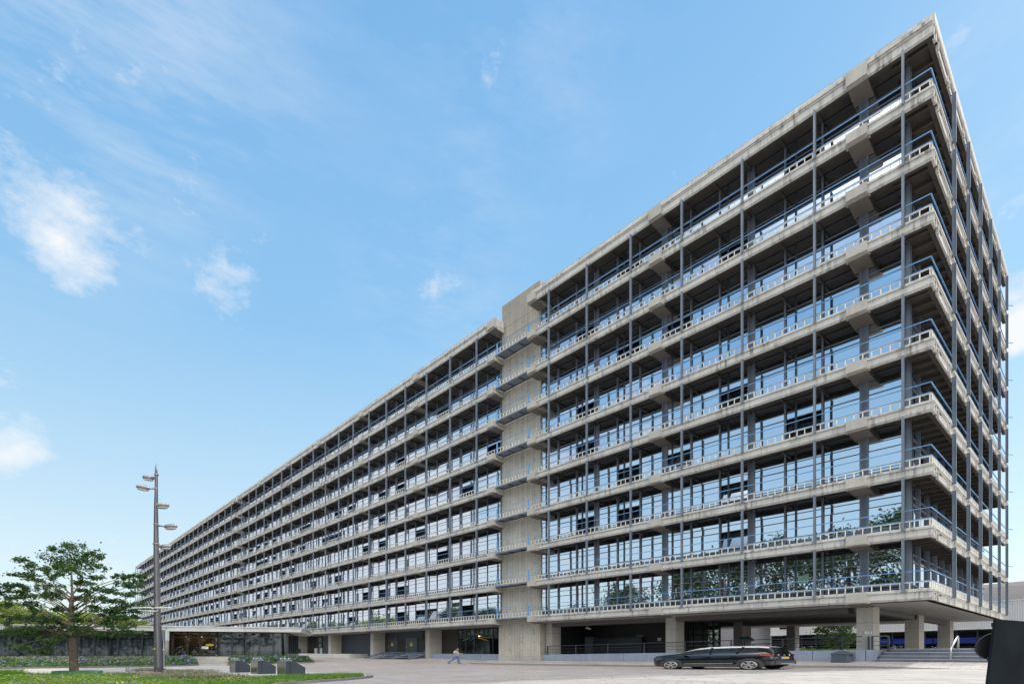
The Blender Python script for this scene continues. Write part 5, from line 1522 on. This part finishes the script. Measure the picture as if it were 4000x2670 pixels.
cn = noise(nt, mp.outputs[0], 11.0, 10, .66)

def blobs(lst):
    """soft masks for cloud banks and fill glow, each in one direction of the sky"""
    mask = None
    for d, size, amt in lst:
        vd = nt.nodes.new('ShaderNodeVectorMath'); vd.operation = 'DISTANCE'; nt.links.new(tc.outputs['Generated'], vd.inputs[0]); vd.inputs[1].default_value = d
        mr = nt.nodes.new('ShaderNodeMapRange'); mr.interpolation_type = 'SMOOTHSTEP'; mr.inputs[1].default_value = size; mr.inputs[2].default_value = size * .05; mr.inputs[3].default_value = 0; mr.inputs[4].default_value = amt
        nt.links.new(vd.outputs['Value'], mr.inputs[0])
        if mask is None: mask = mr.outputs[0]
        else:
            ad = nt.nodes.new('ShaderNodeMath'); ad.operation = 'ADD'; nt.links.new(mask, ad.inputs[0]); nt.links.new(mr.outputs[0], ad.inputs[1]); mask = ad.outputs[0]
    return mask
def masked(m, tex):
    mm_ = nt.nodes.new('ShaderNodeMath'); mm_.operation = 'MULTIPLY'; mm_.use_clamp = True; nt.links.new(tex, mm_.inputs[0]); nt.links.new(m, mm_.inputs[1]); return mm_.outputs[0]
seen = [(direction(x, y), sz, a) for x, y, sz, a in ((60, 800, .11, .62), (250, 880, .10, .68), (270, 1010, .07, .6), (60, 350, .12, .3), (180, 60, .10, .35), (880, 1130, .075, .75), (1020, 990, .06, .5), (650, 250, .12, .25), (1600, 150, .07, .5), (1670, 630, .06, .45), (1780, 1160, .13, .4), (1690, 1080, .06, .3),
        (40, 1745, .07, 1.2), (4000, 1180, .08, 1.6), (3990, 1300, .05, 1.3), (3990, 1740, .05, .8), (420, 2205, .06, .7), (1150, 360, .05, .2), (2780, 450, .04, .2), (3700, 130, .08, .2))]
seen += [(Vector(d).normalized(), sz, a) for d, sz, a in (((-.92, -.40, .18), .45, 3.2), ((-.6, -.75, .30), .45, .75), ((.1, -.95, .22), .5, .45), ((.95, .2, .2), .6, .8))]  # banks mirrored in the windows; the last, unseen, added to brighten the +X sides
sx = nt.nodes.new('ShaderNodeSeparateXYZ'); nt.links.new(tc.outputs['Generated'], sx.inputs[0])
K_ = 1 / (.15 * 2 ** EXPO)
grad = ramp(nt, sx.outputs['Z'], [(0.0, (.78, .895, .965)), (.12, (.71, .86, .972)), (.28, (.51, .75, .963)), (.48, (.295, .59, .93)), (.75, (.205, .485, .865))])
gk = mixc(nt, 1.0, grad, (K_, K_, K_), 'MULTIPLY')
tint = mixc(nt, 1.0, sky.outputs[0], (1.05, 1.08, .86), 'MULTIPLY')
out = mixc(nt, .84, tint, gk)
ma_ = nt.nodes.new('ShaderNodeMath'); ma_.operation = 'MULTIPLY_ADD'; nt.links.new(blobs(seen), ma_.inputs[0]); ma_.inputs[1].default_value = .235; nt.links.new(cn, ma_.inputs[2])
cov = ramp(nt, ma_.outputs[0], [(.645, 0), (.82, .5), (1.0, .95)])
out = mixc(nt, cov, out, CLOUD)
# thin veils of cirrus
mp2 = nt.nodes.new('ShaderNodeMapping'); mp2.inputs['Scale'].default_value = (3.0, 1.2, 7.0); mp2.inputs['Rotation'].default_value = (.2, .5, .3); nt.links.new(tc.outputs['Generated'], mp2.inputs[0])
ci = noise(nt, mp2.outputs[0], 2.2, 9, .68)
veil = blobs([(direction(100, 250), .30, .42), (direction(900, 150), .22, .22), (direction(2000, 250), .25, .2), (direction(1700, 1100), .2, .25), (direction(3900, 500), .2, .2)])
out = mixc(nt, masked(veil, ramp(nt, ci, [(.42, 0), (.72, 1)])), out, CLOUD)
# unseen bright sky patches overhead, behind and right of the viewer, added as fill light
hi = noise(nt, mp.outputs[0], 3.0, 6, .6)
out = mixc(nt, masked(blobs([(Vector((-.05, -.46, .88)).normalized(), .60, 1.9), (Vector((.1, .1, 1)).normalized(), .45, 1.2), (Vector((.85, -.32, .42)).normalized(), .62, 1.3)]), ramp(nt, hi, [(.35, .15), (.6, 1)])), out, FILL_GLOW)
nt.links.new(out, bg.inputs[0])

sl = bpy.data.lights.new('sun', 'SUN'); sl.energy = 2.0; sl.angle = R(1.0); sl.color = (1, .94, .84)
so = bpy.data.objects.new('sun', sl); COL.objects.link(so); so.rotation_euler = (-sv).to_track_quat('-Z', 'Y').to_euler(); so.location = sv * 80

cam = bpy.data.cameras.new('camera'); co = bpy.data.objects.new('camera', cam); COL.objects.link(co)
cam.sensor_width = 36; cam.lens = 36 * F / 4000; cam.shift_y = (HY - 1335) / 4000; cam.clip_end = 8000; cam.clip_start = .05
co.location = (CX, CY, EYE); co.rotation_euler = (R(90), 0, YAW)
SC.camera = co
SC.render.engine = 'CYCLES'
SC.cycles.max_bounces = 8; SC.cycles.transparent_max_bounces = 12; SC.cycles.use_denoising = True
SC.view_settings.view_transform = 'Standard'; SC.view_settings.look = 'None'; SC.view_settings.gamma = 1
SC.view_settings.exposure = EXPO
